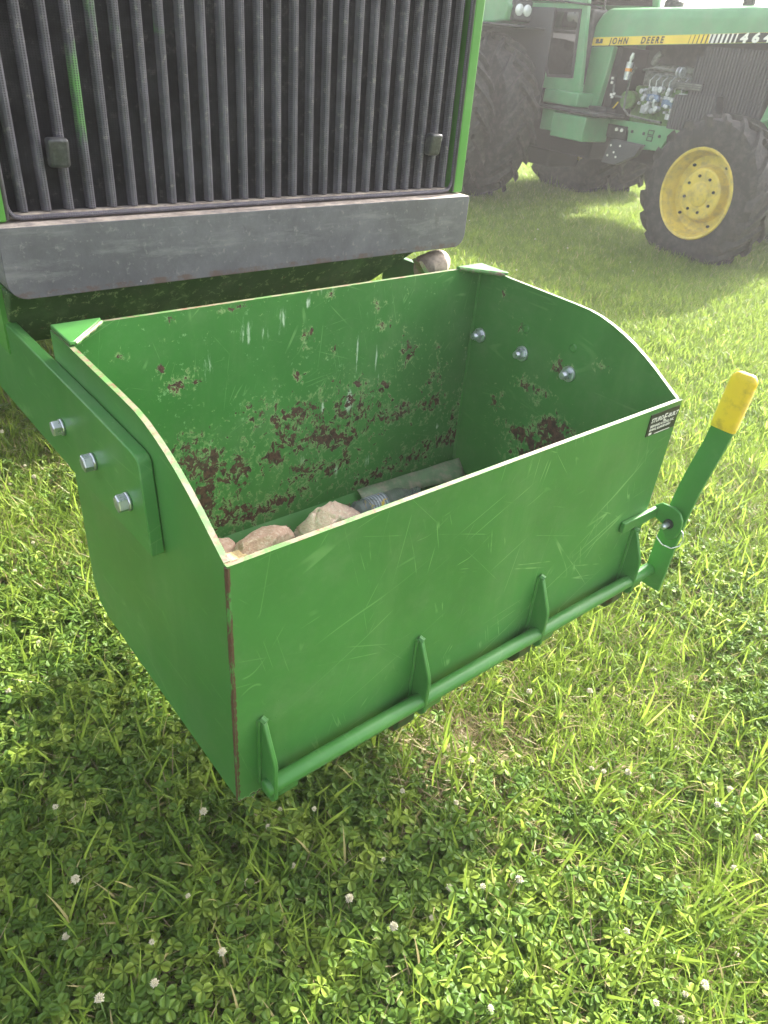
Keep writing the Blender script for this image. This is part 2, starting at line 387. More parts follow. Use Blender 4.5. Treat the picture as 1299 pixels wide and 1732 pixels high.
# ---------------------------------------------------------------- rock box (front weight box)
X0, X1 = 0.363, 1.470; YF, YB = 0.720, 1.370; T = 0.0095
wb = thing('weight_box', (0.92, 1.04, 0.46), 'green welded steel box bolted on the front of the tractor, rust-chipped inside, holding stones', 'steel box')
side_prof = [(YF + T, .478), (1.30, .468), (1.345, .480), (YB, .522), (YB, 1.106), (1.30, 1.107), (1.05, 1.102), (1.0, 1.1), (.965, 1.095), (.93, 1.086), (.897, 1.075), (.865, 1.062), (.832, 1.046), (.80, 1.028), (.768, 1.008), (.742, .992), (YF + T, .985)]
for side in (0, 1):
    a, b = ((X0, X0 + T), (X1 - T, X1))[side]
    bm = bmesh.new(); prism(bm, side_prof, 0, a, b)
    bmesh.ops.recalc_face_normals(bm, faces=bm.faces)
    for f in bm.faces:
        if f.normal.z > .3 and abs(f.normal.x) < .1: f.material_index = 1
    # fine grid on the inner / outer faces so wear can vary
    bmesh.ops.triangulate(bm, faces=[f for f in bm.faces if abs(f.normal.x) > .9])
    for _ in range(1):
        pass
    geom = bm.verts[:] + bm.edges[:] + bm.faces[:]
    for k in range(1, 26):
        y = YF + (YB - YF) * k / 26
        r_ = bmesh.ops.bisect_plane(bm, geom=bm.verts[:] + bm.edges[:] + bm.faces[:], plane_co=(0, y, 0), plane_no=(0, 1, 0))
    for k in range(1, 26):
        z = .47 + (.64) * k / 26
        r_ = bmesh.ops.bisect_plane(bm, geom=bm.verts[:] + bm.edges[:] + bm.faces[:], plane_co=(0, 0, z), plane_no=(0, 0, 1))
    o = finish('side_plate', bm, [M['box'], M['edge']], wb, bevel=0)
    o['label'] = ('left side plate with the three bolt heads outside', 'right side plate with three nuts and rust patches inside')[side]
    if side == 1:
        B1 = [(1.02, .77, .10, .06, .46), (.93, .72, .10, .07, .50), (1.10, .72, .13, .04, .44), (.83, .80, .05, .05, .40), (1.05, .94, .04, .03, .42), (1.0, .66, .2, .06, .46), (1.23, .78, .03, .05, .38), (1.26, 1.06, .02, .03, .43), (.93, .98, .04, .015, .37), (1.12, .86, .1, .03, .36), (1.19, 1.0, .03, .02, .38)]
        set_attr(o, 'rust', lambda x, y, z: (blobs(B1, y, z) * .66 + .312) if x < X1 - .005 else .05)
        set_attr(o, 'scratch', lambda x, y, z: .25)
    else:
        B0 = [(.76, .93, .012, .04, .42)]
        set_attr(o, 'rust', lambda x, y, z: blobs(B0, y, z) + .05 + (.12 if z < .5 else 0))
        set_attr(o, 'scratch', lambda x, y, z: .3)
# front plate
bm = bmesh.new()
box(bm, (X0, YF, .475), (X1, YF + T, .984))
bmesh.ops.recalc_face_normals(bm, faces=bm.faces)
for f in bm.faces:
    if f.normal.z > .5: f.material_index = 1
for k in range(1, 40): bmesh.ops.bisect_plane(bm, geom=bm.verts[:] + bm.edges[:] + bm.faces[:], plane_co=(X0 + (X1 - X0) * k / 40, 0, 0), plane_no=(1, 0, 0))
for k in range(1, 18): bmesh.ops.bisect_plane(bm, geom=bm.verts[:] + bm.edges[:] + bm.faces[:], plane_co=(0, 0, .475 + .509 * k / 18), plane_no=(0, 0, 1))
o = finish('front_plate', bm, [M['box'], M['edge']], wb)
set_attr(o, 'rust', lambda x, y, z: .0 + (.36 if z < .482 else 0) + (.2 if z < .50 and x < .45 else 0))
set_attr(o, 'scratch', lambda x, y, z: .45 + .55 * max(0, min(1, (x - .5) / .4)))
set_attr(o, 'scuff', lambda x, y, z: .0)
# back plate: inner face is a fine grid carrying the chips and scuffs where the photo shows them
bm = bmesh.new()
box(bm, (X0 + T + .0005, YB - T, .520), (X1 - T - .0005, YB, 1.110))
bmesh.ops.recalc_face_normals(bm, faces=bm.faces)
for f in bm.faces:
    if f.normal.z > .5: f.material_index = 1
for k in range(1, 90): bmesh.ops.bisect_plane(bm, geom=bm.verts[:] + bm.edges[:] + bm.faces[:], plane_co=(X0 + (X1 - X0) * k / 90, 0, 0), plane_no=(1, 0, 0))
for k in range(1, 50): bmesh.ops.bisect_plane(bm, geom=bm.verts[:] + bm.edges[:] + bm.faces[:], plane_co=(0, 0, .52 + .59 * k / 50), plane_no=(0, 0, 1))
o = finish('back_plate', bm, [M['box'], M['edge']], wb)
RB = [(0.587, 0.957, 0.023, 0.029, 0.5), (0.56, 0.991, 0.01, 0.02, 0.45), (0.63, 0.962, 0.016, 0.027, 0.46), (0.483, 1.04, 0.014, 0.007, 0.45), (0.62, 0.764, 0.066, 0.069, 0.47), (0.654, 0.723, 0.033, 0.071, 0.55), (0.635, 0.649, 0.045, 0.057, 0.52), (0.737, 1.099, 0.049, 0.008, 0.5), (0.592, 1.095, 0.012, 0.01, 0.46), (0.917, 0.999, 0.023, 0.029, 0.46), (0.985, 0.951, 0.021, 0.021, 0.42), (1.153, 0.998, 0.035, 0.015, 0.47), (1.12, 1.054, 0.019, 0.018, 0.45), (1.081, 0.855, 0.011, 0.041, 0.42), (1.156, 0.831, 0.029, 0.017, 0.48), (0.895, 0.816, 0.106, 0.048, 0.42), (0.968, 0.733, 0.085, 0.038, 0.52), (1.034, 0.707, 0.059, 0.032, 0.48), (0.871, 0.767, 0.052, 0.049, 0.45), (0.829, 0.721, 0.043, 0.05, 0.45), (0.894, 0.909, 0.017, 0.03, 0.4), (1.2, 0.744, 0.088, 0.04, 0.42), (1.339, 0.748, 0.059, 0.034, 0.44), (1.43, 0.612, 0.064, 0.031, 0.44), (1.337, 0.904, 0.018, 0.021, 0.43), (1.339, 0.819, 0.034, 0.036, 0.42), (1.466, 0.681, 0.051, 0.061, 0.36), (1.165, 0.57, 0.101, 0.024, 0.42), (1.114, 0.557, 0.026, 0.016, 0.46), (1.0, 0.638, 0.121, 0.037, 0.38), (0.837, 0.581, 0.11, 0.027, 0.44), (0.751, 0.575, 0.086, 0.035, 0.46), (0.723, 0.703, 0.048, 0.082, 0.42), (0.686, 0.597, 0.048, 0.052, 0.46), (1.294, 0.59, 0.122, 0.041, 0.36), (0.979, 1.093, 0.017, 0.014, 0.4), (1.23, 0.923, 0.042, 0.067, 0.34), (1.067, 0.793, 0.12, 0.105, 0.36), (0.805, 0.838, 0.065, 0.062, 0.34), (0.925, 0.642, 0.095, 0.054, 0.36)]
SB = [(1.047, 0.814, 0.027, 0.047, 0.62), (0.965, 0.816, 0.011, 0.029, 0.56), (1.108, 1.091, 0.009, 0.023, 0.56), (1.196, 1.088, 0.008, 0.021, 0.54), (1.124, 0.91, 0.008, 0.057, 0.54), (0.915, 1.082, 0.013, 0.022, 0.5), (0.91, 0.681, 0.011, 0.035, 0.54), (1.016, 0.624, 0.02, 0.03, 0.52), (1.066, 0.936, 0.009, 0.096, 0.48), (0.978, 1.107, 0.05, 0.027, 0.36), (0.778, 1.042, 0.09, 0.054, 0.36), (1.138, 0.859, 0.008, 0.051, 0.5), (0.845, 1.058, 0.062, 0.054, 0.36), (0.669, 0.981, 0.085, 0.067, 0.34), (1.119, 0.621, 0.017, 0.038, 0.44), (1.374, 0.665, 0.012, 0.016, 0.48)]
RB = [(a, b, max(c_, .012) * 1.15, max(d_, .010) * 1.15, w_) for a, b, c_, d_, w_ in RB]; SB = [(a, b, max(c_, .010), d_ * 1.1, w_) for a, b, c_, d_, w_ in SB]
set_attr(o, 'rust', lambda x, y, z: blobs(RB, x, z) * .40 + .356 + .026 * max(0, min(1, (.98 - z) / .25)))
set_attr(o, 'scuff', lambda x, y, z: blobs(SB, x, z))
set_attr(o, 'scratch', lambda x, y, z: .7)
bm = bmesh.new()
prism(bm, [(YF + T + .0005, .484), (1.300, .476), (1.340, .488), (YB - T - .001, .519), (YB - T - .001, .533), (1.334, .498), (1.298, .486), (YF + T + .0005, .494)], 0, X0 + T + .0005, X1 - T - .0005)
o = finish('floor_plate', bm, M['box'], wb); set_attr(o, 'rust', lambda x, y, z: .3); set_attr(o, 'scratch', lambda x, y, z: .3)
for s_, xa in ((1, X0), (-1, X1)):
    bm = bmesh.new(); prism(bm, [(xa + s_ * .001, YB - .001), (xa + s_ * .093, YB - .001), (xa + s_ * .088, YB - .012), (xa + s_ * .012, YB - .098), (xa + s_ * .001, YB - .100)], 2, 1.1085, 1.1165)
    o = finish('corner_brace', bm, [M['box']], wb, bevel=.002); 
    bm = bmesh.new()
    pts = [Vector((xa + s_ * .090, YB - .011, 1.111)).lerp(Vector((xa + s_ * .012, YB - .097, 1.111)), k / 10) for k in range(11)]
    tube(bm, pts, [.0042 + .0012 * math.sin(k * 2.3) for k in range(11)], 7)
    finish('weld_seam', bm, M['edge'], wb, smooth=True)
# weld seams at the corners
def seam(p0, p1, r=.0035, n=60, mat='weld', parent=wb):
    bm = bmesh.new(); p0 = Vector(p0); p1 = Vector(p1)
    tube(bm, [p0.lerp(p1, k / n) for k in range(n + 1)], [r * (1 + .03 * math.sin(k * 2.1) + random.uniform(-.04, .04)) for k in range(n + 1)], 7)
    return finish('weld_seam', bm, M[mat], parent, smooth=True)
seam((X0 + .0025, YF + .0040, .478), (X0 + .0020, YF + .0038, .981), .0046, 90)
seam((X1 - .003, YF + .0045, .478), (X1 - .003, YF + .0045, .984), .004, mat='box')
seam((X0 + T + .001, YB - T - .001, .54), (X0 + T + .001, YB - T - .001, 1.10), .005, mat='box')
seam((X1 - T - .001, YB - T - .001, .54), (X1 - T - .001, YB - T - .001, 1.10), .005, mat='box')
seam((X1 - T - .001, YF + T, .495), (X1 - T - .001, 1.29, .487), .005, mat='box')
seam((X0 + .02, YF + .002, .4745), (X1 - .02, YF + .002, .4745), .003)
# gussets on the front plate with the latch pipe through them
GX = [.4115, .7510, 1.0950, 1.4350]
for gx in GX:
    bm = bmesh.new()
    prism(bm, [(YF - .0005, .656), (.714, .659), (.707, .650), (.680, .590), (.676, .575), (.676, .492), (.684, .480), (YF - .0005, .474)], 0, gx - .0045, gx + .0045)
    o = finish('gusset', bm, M['box'], wb, bevel=.0022); set_attr(o, 'rust', lambda x, y, z: .32 if z < .52 else .1)
    seam((gx - .006, YF - .001, .50), (gx - .006, YF - .001, .656), .0042, 24, 'box')
    seam((gx - .002, .7175, .6585), (gx + .002, .7085, .655), .0062, 3, 'box')
bm = bmesh.new()
tube(bm, [(.398, .692, .5145), (.400, .692, .5145), (.402, .692, .5145)] + [(x, .692, .5145) for x in (.6, .9, 1.2, 1.5)] + [(1.538, .692, .5145), (1.540, .692, .5145)], [.011, .0145, .0155, .0155, .0155, .0155, .0155, .0155, .013], 20)
pipe = finish('latch_pipe', bm, M['box'], wb, smooth=True); set_attr(pipe, 'rust', lambda x, y, z: .34 if z < .503 else .05); set_attr(pipe, 'scratch', lambda x, y, z: .3)
for gx in GX:
    bm = bmesh.new(); prism(bm, [(.681, .508), (.684, .486), (.700, .470), (.716, .472), (.716, .508)], 0, gx + .008, gx + .050)
    o = finish('latch_hook', bm, M['box'], wb, bevel=.003); set_attr(o, 'rust', lambda x, y, z: .38 if z < .486 else .2)
    if gx > .5:
        bm = bmesh.new(); prism(bm, [(.688, .500), (.690, .470), (.702, .447), (.722, .440), (.742, .448), (.742, .470), (.716, .474), (.712, .500)], 0, gx - .056, gx - .014)
        finish('latch_hook', bm, M['rusty_green'], wb, bevel=.003, label='rusty hook hanging under the latch pipe')
# weld spatter, name plate
bm = bmesh.new(); rd = random.Random(77)
for gx in GX:
    for _ in range(26):
        x = gx + rd.gauss(0, .018); z = rd.uniform(.52, .68); s_ = rd.uniform(.0005, .0013)
        bmesh.ops.create_icosphere(bm, subdivisions=1, radius=s_, matrix=Matrix.Translation((x, YF - .0001, z)))
o = finish('weld_spatter', bm, M['box'], wb); o['kind'] = 'stuff'
bm = bmesh.new(); box(bm, (1.3570, YF - .0018, .9215), (1.4640, YF - .0004, .9725))
pl = finish('name_plate', bm, M['plate_black'], wb, label='black name plate with white lettering')
A = Matrix.Rotation(rad(90), 4, 'X')
def ptxt(s_, x, z, size, shear=0, bold=0.0, sp=1.0):
    place_text('lettering', text_mesh(s_, size, shear, .0002, bold, sp), Matrix.Translation((x, YF - .0022, z)) @ A, M['print_white'], pl)
ptxt('STURD-', 1.3625, .9530, .0145, .1, .0002)
ptxt('E', 1.4085, .9480, .0240, .1, .0003)
ptxt('-BUILT', 1.4225, .9530, .0135, .1, .0002)
ptxt('BERNARD & SONS, INC.', 1.3640, .9410, .0085, 0, .0001, 1.0)
ptxt('IRVING, ILLINOIS 62051', 1.3640, .9325, .0078, 0, .0001)
bm = bmesh.new(); box(bm, (1.366, YF - .0024, .9235), (1.376, YF - .0018, .9285)); box(bm, (1.388, YF - .0024, .9225), (1.446, YF - .0018, .9236))
finish('scraped_patch', bm, M['print_white'], pl)
# bolts through the left side, nuts inside the right side
def hexbolt(x, y, z, tilt):
    bm = bmesh.new(); cyl(bm, (x, y, z), (x - .0145, y, z), .0155, seg=6, rot=tilt); 
    bmesh.ops.bevel(bm, geom=[e for e in bm.edges if all(v.co.x < x - .014 for v in e.verts)], offset=.0016, segments=1, affect='EDGES')
    for f in bm.faces: f.smooth = False
    b = finish('bolt', bm, M['zinc'], wb)
    bm = bmesh.new(); cyl(bm, (x + .0055, y, z), (x + .0004, y, z), .0158, seg=24); finish('washer', bm, M['zinc'], b)
    bm = bmesh.new(); cyl(bm, (x - .0145, y, z), (x - .0149, y, z), .0095, seg=18); finish('grade_mark', bm, M['zinc'], b)
XA = .340
for (y, z, tl) in ((1.309, .943, .2), (1.153, .945, .75), (1.004, .944, .5)): hexbolt(XA - .0058, y, z, tl)
for (y, z, tl) in ((1.327, .934, .1), (1.172, .935, .6), (1.017, .936, .35)):
    x = X1 - T
    bm = bmesh.new(); cyl(bm, (x - .0060, y, z), (x - .0190, y, z), .0150, .0135, seg=6, rot=tl); [setattr(f, 'smooth', False) for f in bm.faces]
    b = finish('nut', bm, M['zinc'], wb)
    bm = bmesh.new(); cyl(bm, (x - .0001, y, z), (x - .0060, y, z), .0195, seg=28); finish('washer', bm, M['zinc'], b)
    bm = bmesh.new(); tube(bm, [(x - .018 - .0016 * k, y, z) for k in range(8)], [.0078 if k % 2 else .0092 for k in range(8)], 14); finish('thread_end', bm, M['zinc'], b, smooth=True)
for (y, z) in ((1.174, 1.0), (1.021, 1.0)):
    bm = bmesh.new(); cyl(bm, (X1 - T - .0002, y, z), (X1 - T - .0025, y, z), .011, .008, seg=18); finish('plugged_hole', bm, M['box'], wb, smooth=True)
# locking lever, strap, pin
def sweep_rect(bm, path, w, th):
    rings = []
    for (x, y, z) in path:
        rings.append([bm.verts.new(q) for q in ((x - th/2, y - w/2, z), (x + th/2, y - w/2, z), (x + th/2, y + w/2, z), (x - th/2, y + w/2, z))])
    for A_, B_ in zip(rings, rings[1:]):
        for k in range(4): bm.faces.new((A_[k], A_[(k+1) % 4], B_[(k+1) % 4], B_[k]))
    bm.faces.new(rings[0][::-1]); bm.faces.new(rings[-1])
LP = [(1.527, .677, .468), (1.527, .674, .600), (1.527, .670, .700), (1.528, .664, .765), (1.532, .658, .815), (1.540, .655, .850), (1.547, .652, .880), (1.551, .648, .930), (1.552, .643, 1.040)]
bm = bmesh.new(); sweep_rect(bm, LP, .053, .009)
lev = finish('lever', bm, M['box'], wb, bevel=.0015); set_attr(lev, 'rust', lambda x, y, z: .36 if z < .49 else .18); set_attr(lev, 'scratch', lambda x, y, z: .2)
bm = bmesh.new(); rings = []
nR = 34
for k in range(nR * 2 + 7):
    f_ = k / (nR * 2 + 6); z = .924 + f_ * .133; x = 1.551 + .001 * f_; y = .6485 - .0085 * f_
    amp = 1.0 + (.035 if (k % 2 and .06 < f_ < .80) else 0) + 0
    top = max(0, (f_ - .87) / .13); sh = 1 - .38 * top ** 2.2
    hw = .0292 * amp * sh; ht = .0095 * (amp + .04 * (k % 2)) * (1 - .25 * top ** 2)
    ring = []
    for j in range(20):
        a = 2 * math.pi * j / 20; ca, sa = math.cos(a), math.sin(a)
        ring.append(bm.verts.new((x + ht * math.copysign(abs(sa) ** .6, sa), y + hw * math.copysign(abs(ca) ** .38, ca), z)))
    rings.append(ring)
for A_, B_ in zip(rings, rings[1:]):
    for k in range(20): bm.faces.new((A_[k], A_[(k+1) % 20], B_[(k+1) % 20], B_[k]))
bm.faces.new(rings[0][::-1]); bm.faces.new(rings[-1])
finish('grip', bm, M['grip'], lev, smooth=True, angle=50, label='yellow ribbed plastic grip')
bm = bmesh.new(); box(bm, (1.366, .7085, .671), (1.5015, YF - .0005, .6985))
o = finish('lever_strap', bm, M['box'], wb, bevel=.002)
bm = bmesh.new(); prism(bm, [(.7195, .6995), (.704, .7135), (.672, .7165), (.655, .710), (.643, .694), (.640, .668), (.646, .645), (.659, .632), (.674, .637), (.690, .664), (.7195, .671)], 0, 1.502, 1.5095)
finish('lever_tab', bm, M['box'], wb, bevel=.002)
bm = bmesh.new(); cyl(bm, (1.4975, .672, .672), (1.5018, .672, .672), .0125, seg=20); finish('pin_bushing', bm, M['black'], wb)
bm = bmesh.new(); tube(bm, [(1.476, .673, .671), (1.480, .673, .671), (1.488, .673, .671), (1.520, .673, .671)], [.003, .0072, .0072, .0060], 14); pin = finish('lock_pin', bm, M['zinc'], wb, smooth=True)
bm = bmesh.new()
tube(bm, [(1.482, .680, .672), (1.478, .686, .655), (1.480, .680, .636), (1.486, .664, .622), (1.496, .645, .618), (1.508, .632, .628), (1.512, .631, .645), (1.511, .636, .662), (1.5105, .645, .668)], .0017, 7)
finish('ring_clip', bm, M['chain_wire'], pin, smooth=True)

# ---------------------------------------------------------------- things lying in the box
def rock(name, loc, size, rot, mat, label, seed, facets=9, cut=.78, group='stones in the steel box'):
    rnd = random.Random(seed)
    bm = bmesh.new(); bmesh.ops.create_icosphere(bm, subdivisions=5, radius=1)
    planes = []
    for _ in range(facets):
        n = Vector((rnd.gauss(0, 1), rnd.gauss(0, 1), rnd.gauss(0, 1))).normalized(); planes.append((n, rnd.uniform(cut, 1.0)))
    for v in bm.verts:
        d = v.co.normalized(); r = 1.15
        for n, h in planes:
            c_ = d.dot(n)
            if c_ > .05: r = min(r, h / c_)
        r *= 1 + .06 * noise.noise(d * 3 + Vector((seed, 0, 0))) + .035 * noise.noise(d * 9 + Vector((seed, 0, 0))) + .012 * noise.noise(d * 24)
        v.co = Vector((d.x * r * size[0], d.y * r * size[1], d.z * r * size[2]))
    mt_ = Euler(rot).to_matrix().to_4x4(); bm.transform(mt_)
    zmin = min(v.co.z for v in bm.verts)
    me = bpy.data.meshes.new(name); bm.to_mesh(me); bm.free(); me.materials.append(M[mat])
    for p_ in me.polygons: p_.use_smooth = True
    o = bpy.data.objects.new(name, me); COL.objects.link(o); o.location = (loc[0], loc[1], loc[2] - zmin)
    return tag(o, label, 'stone', group)
FZ = .492
# big pale stone: a wedge with a ridge on top
bm = bmesh.new()
SX_ = 1.18
V = [(-.078,-.050,-.05),(.082,-.052,-.05),(.095,.045,-.05),(-.070,.052,-.05),(-.070,-.045,-.012),(-.006,-.052,.038),(.080,-.050,.004),(.088,.036,.000),(.018,.018,.060),(-.024,.022,.052),(-.066,.044,-.004),(.035,-.03,.044)]
vv = [bm.verts.new((v[0] * SX_, v[1], v[2] * (1.0 if v[2] < 0 else .95))) for v in V]; bmesh.ops.convex_hull(bm, input=vv)
bmesh.ops.bevel(bm, geom=bm.edges[:], offset=.007, segments=2, affect='EDGES')
bmesh.ops.triangulate(bm, faces=bm.faces)
bmesh.ops.subdivide_edges(bm, edges=bm.edges[:], cuts=3, use_grid_fill=True)
for v in bm.verts: v.co += v.co.normalized() * (.004 * noise.noise(v.co * 35) + .002 * noise.noise(v.co * 120))
me = bpy.data.meshes.new('stone'); bm.to_mesh(me); bm.free(); me.materials.append(M['stone_a'])
for p_ in me.polygons: p_.use_smooth = True
o = bpy.data.objects.new('stone', me); COL.objects.link(o); o.location = (.925, 1.262, .5405); o.rotation_euler = (0, 0, rad(4))
tag(o, 'largest stone in the steel box, a pale angular block with a ridge beside the bottle', 'stone', 'stones in the steel box')
rock('stone', (.745, 1.270, FZ), (.078, .048, .040), (.05, .05, .25), 'stone_b', 'long flat reddish brown stone in front of the big pale one in the steel box', 3, 12, .72)
rock('stone', (.640, 1.235, FZ), (.046, .042, .043), (.2, .1, .3), 'stone_c', 'small yellowish stone nearest the left front corner of the steel box', 8, 10, .75)
rock('stone', (.645, 1.305, FZ + .008), (.040, .030, .032), (.1, .2, .9), 'stone_b', 'small reddish stone behind the yellowish one in the corner of the steel box', 5, 10, .75)
# bottle
bo = thing('plastic_bottle', (1.12, 1.27, FZ), 'crushed clear plastic bottle with a striped label lying beside the biggest stone', 'bottle')
d_ = Vector((1.0, -.02, 0)).normalized(); p0 = Vector((1.030, 1.286, FZ + .031)); 
bm = bmesh.new(); pr = [(0, .012), (.002, .024), (.008, .030), (.02, .031), (.028, .029), (.034, .031), (.10, .031), (.108, .029), (.115, .031), (.15, .030), (.175, .020), (.19, .0125), (.205, .012)]
tube(bm, [p0 + d_ * a for a, r in pr], [r for a, r in pr], 28)
for v in bm.verts: v.co += Vector((0, 0, 1)) * .003 * noise.noise(v.co * 30) + Vector((0, 1, 0)) * .003 * noise.noise(v.co * 30 + Vector((5, 0, 0)))
finish('bottle_shell', bm, M['plastic'], bo, smooth=True)
bm = bmesh.new(); tube(bm, [p0 + d_ * a for a in (.036, .037, .06, .08, .097, .098)], [.0312, .0318, .0318, .0318, .0318, .0312], 28); finish('bottle_label', bm, M['label'], bo, smooth=True)
bm = bmesh.new(); tube(bm, [p0 + d_ * a for a in (.200, .202, .222, .224)], [.012, .0145, .0145, .012], 20); finish('bottle_cap', bm, M['plastic'], bo, smooth=True)
# dusty flat strip leaning in the rear corner of the floor
bm = bmesh.new()
q = []
for k in range(33):
    f_ = k / 32; x = 1.085 + f_ * .375; wv = .0008 * math.sin(f_ * 17)
    y0 = 1.352 - .012 * f_ ; z0 = .531
    dy = -.046 - .008 * math.sin(f_ * 9); end = 1 - max(0, (f_ - .93) / .07) ** 2 * .5
    q.append([(x, y0, z0 + wv + .012), (x, y0 + dy * .35 * end, z0 + .003 + wv), (x, y0 + dy * .7 * end, z0 - .010 + wv), (x, y0 + dy * end, z0 - .0225)])
for lay in (0, 1):
    pass
gr_ = [[bm.verts.new(p) for p in r_] for r_ in q]
for A_, B_ in zip(gr_, gr_[1:]):
    for k in range(3): bm.faces.new((A_[k], A_[k+1], B_[k+1], B_[k]))
me_o = finish('plastic_strip', bm, M['dusty_strip'], None, smooth=True)
sm = me_o.modifiers.new('thick', 'SOLIDIFY'); sm.thickness = .004; sm.offset = -1
tag(me_o, 'long dusty translucent strip lying along the back edge of the box floor', 'plastic strip')
# crumbs of dirt on the floor
bm = bmesh.new(); rd = random.Random(4)
for _ in range(420):
    x = rd.uniform(.40, 1.44); y = min(1.335, rd.gauss(1.28, .06)); s_ = rd.uniform(.0012, .005)
    z = FZ + max(0, (y - 1.30)) * .8
    mt_ = Matrix.Translation((x, y, z)) @ Euler((rd.random()*6, rd.random()*6, 0)).to_matrix().to_4x4() @ Matrix.Diagonal((s_, s_ * rd.uniform(.6, 1), s_ * .6, 1))
    bmesh.ops.create_icosphere(bm, subdivisions=1, radius=1, matrix=mt_)
tag(finish('dirt_crumbs', bm, M['debris'], None), kind='stuff', label='loose crumbs of dry dirt on the floor of the steel box')

# ---------------------------------------------------------------- near tractor
nt = thing('tractor', (.93, 3.0, 0), 'green tractor with a tall dark ribbed grille and grey front casting, carrying the steel box', 'tractor', 'green tractors')
BX0, BX1, BY = .335, 1.525, 1.500
# casting: rounded lower corners
pts = [(BX0 + .004, 1.2555), (BX0, 1.250), (BX0, 1.160)] + [(BX0 + .034 - .034 * math.cos(a), 1.158 - .034 * math.sin(a)) for a in [rad(k * 15) for k in range(1, 6)]] + [(BX0 + .034, 1.1235)]
pts += [(BX1 - .034, 1.1235)] + [(BX1 - .034 + .034 * math.sin(a), 1.158 - .034 * math.cos(a)) for a in [rad(k * 15) for k in range(1, 6)]] + [(BX1, 1.160), (BX1, 1.250), (BX1 - .004, 1.2555)]
bm = bmesh.new(); prism(bm, pts, 1, BY, 1.80); bmesh.ops.recalc_face_normals(bm, faces=bm.faces)
for f in bm.faces:
    if f.normal.z > .7: f.material_index = 1
for z in (1.135, 1.15, 1.17, 1.2): bmesh.ops.bisect_plane(bm, geom=bm.verts[:] + bm.edges[:] + bm.faces[:], plane_co=(0, 0, z), plane_no=(0, 0, 1))
o = finish('front_casting', bm, [M['casting'], M['dusty_ledge']], nt, bevel=.004, label='wide grey front casting with scuffed faded paint')
set_attr(o, 'low', lambda x, y, z: .74 if z < 1.14 else (.5 if z < 1.155 else 0))
# screen
SX0, SX1, SZ0, SZ1 = .372, 1.482, 1.268, 2.30
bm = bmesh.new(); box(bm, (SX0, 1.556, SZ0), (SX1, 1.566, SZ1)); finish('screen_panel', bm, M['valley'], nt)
ribm = None
for i in range(26):
    x = .401 + .0424 * i
    if ribm is None:
        bm = bmesh.new(); h = .0062
        prof = [(-h - .003, 1.5555), (-h, 1.5420), (-h + .0035, 1.5385), (h - .0035, 1.5385), (h, 1.5420), (h + .003, 1.5555)]
        nz = 34
        rows = [[bm.verts.new((px, py, SZ0 + .004 + (SZ1 - SZ0 - .008) * j / nz)) for px, py in prof] for j in range(nz + 1)]
        for A_, B_ in zip(rows, rows[1:]):
            for k in range(5): bm.faces.new((A_[k], A_[k+1], B_[k+1], B_[k]))
        bm.faces.new(rows[0]); bm.faces.new(rows[-1][::-1])
        proto = bmesh.new(); proto.free()
        base_bm = bm
    b2 = base_bm.copy(); bmesh.ops.translate(b2, verts=b2.verts, vec=(x, 0, 0)); ribm = True
    o = finish('grille_rib', b2, M['rib'], nt, smooth=True, angle=30)
    ST = {2: (1.72, .10, .50), 3: (1.46, .12, .60), 4: (1.62, .12, .50), 5: (1.56, .07, .47), 6: (1.58, .06, .46), 7: (1.60, .05, .45)}
    if i in ST:
        zc, hh, w_ = ST[i]; set_attr(o, 'stain', lambda x, y, z: w_ * math.exp(-((z - zc) / hh) ** 4))
    elif i < 12: set_attr(o, 'stain', lambda x, y, z: .22 + .12 * math.sin(z * 9 + i * 2))
base_bm.free()
# frame lip around the screen with rounded lower corners
bm = bmesh.new()
lip = [(SX0 - .004, SZ1), (SX0 - .004, SZ0 + .02), (SX0 - .001, SZ0 + .008), (SX0 + .006, SZ0 - .001), (SX0 + .02, SZ0 - .005), (SX1 - .02, SZ0 - .005), (SX1 - .006, SZ0 - .001), (SX1 + .001, SZ0 + .008), (SX1 + .004, SZ0 + .02), (SX1 + .004, SZ1)]
tube(bm, [(a, 1.536, b) for a, b in lip], .0045, 8)
finish('screen_lip', bm, M['rib'], nt, smooth=True)
bm = bmesh.new(); box(bm, (SX0, 1.539, SZ0 - .006), (SX1, 1.555, SZ0 + .002)); finish('sill', bm, M['dusty_ledge'], nt)
for side, (a, b) in enumerate(((.337, .3655), (1.4885, 1.5235))):
    bm = bmesh.new(); box(bm, (a, 1.528, 1.258), (b, 1.70, 2.36)); o = finish('hood_post', bm, M['tractor_green'], nt, bevel=.006, seg=3)
    bm = bmesh.new(); tube(bm, [((b if side == 0 else a), 1.532, 1.262), ((b if side == 0 else a), 1.532, 2.34)], .004, 8); finish('rubber_seal', bm, M['black'], nt, smooth=True)
bm = bmesh.new(); box(bm, (.339, 1.70, 1.258), (1.5215, 4.3, 2.36)); finish('hood', bm, M['tractor_green'], nt, bevel=.05, seg=4)
bm = bmesh.new(); box(bm, (.366, 1.53, 2.302), (1.488, 1.699, 2.36)); finish('grille_header', bm, M['tractor_green'], nt, bevel=.004)
for (x, z) in ((.4715, 1.374), (1.3955, 1.378)):
    bm = bmesh.new(); box(bm, (x - .0185, 1.508, z - .025), (x + .0185, 1.5375, z + .025))
    for v in bm.verts:
        if v.co.y < 1.52 and v.co.z < z: v.co.y += .008
    o = finish('grille_latch', bm, M['pad'], nt, bevel=.006, seg=3)
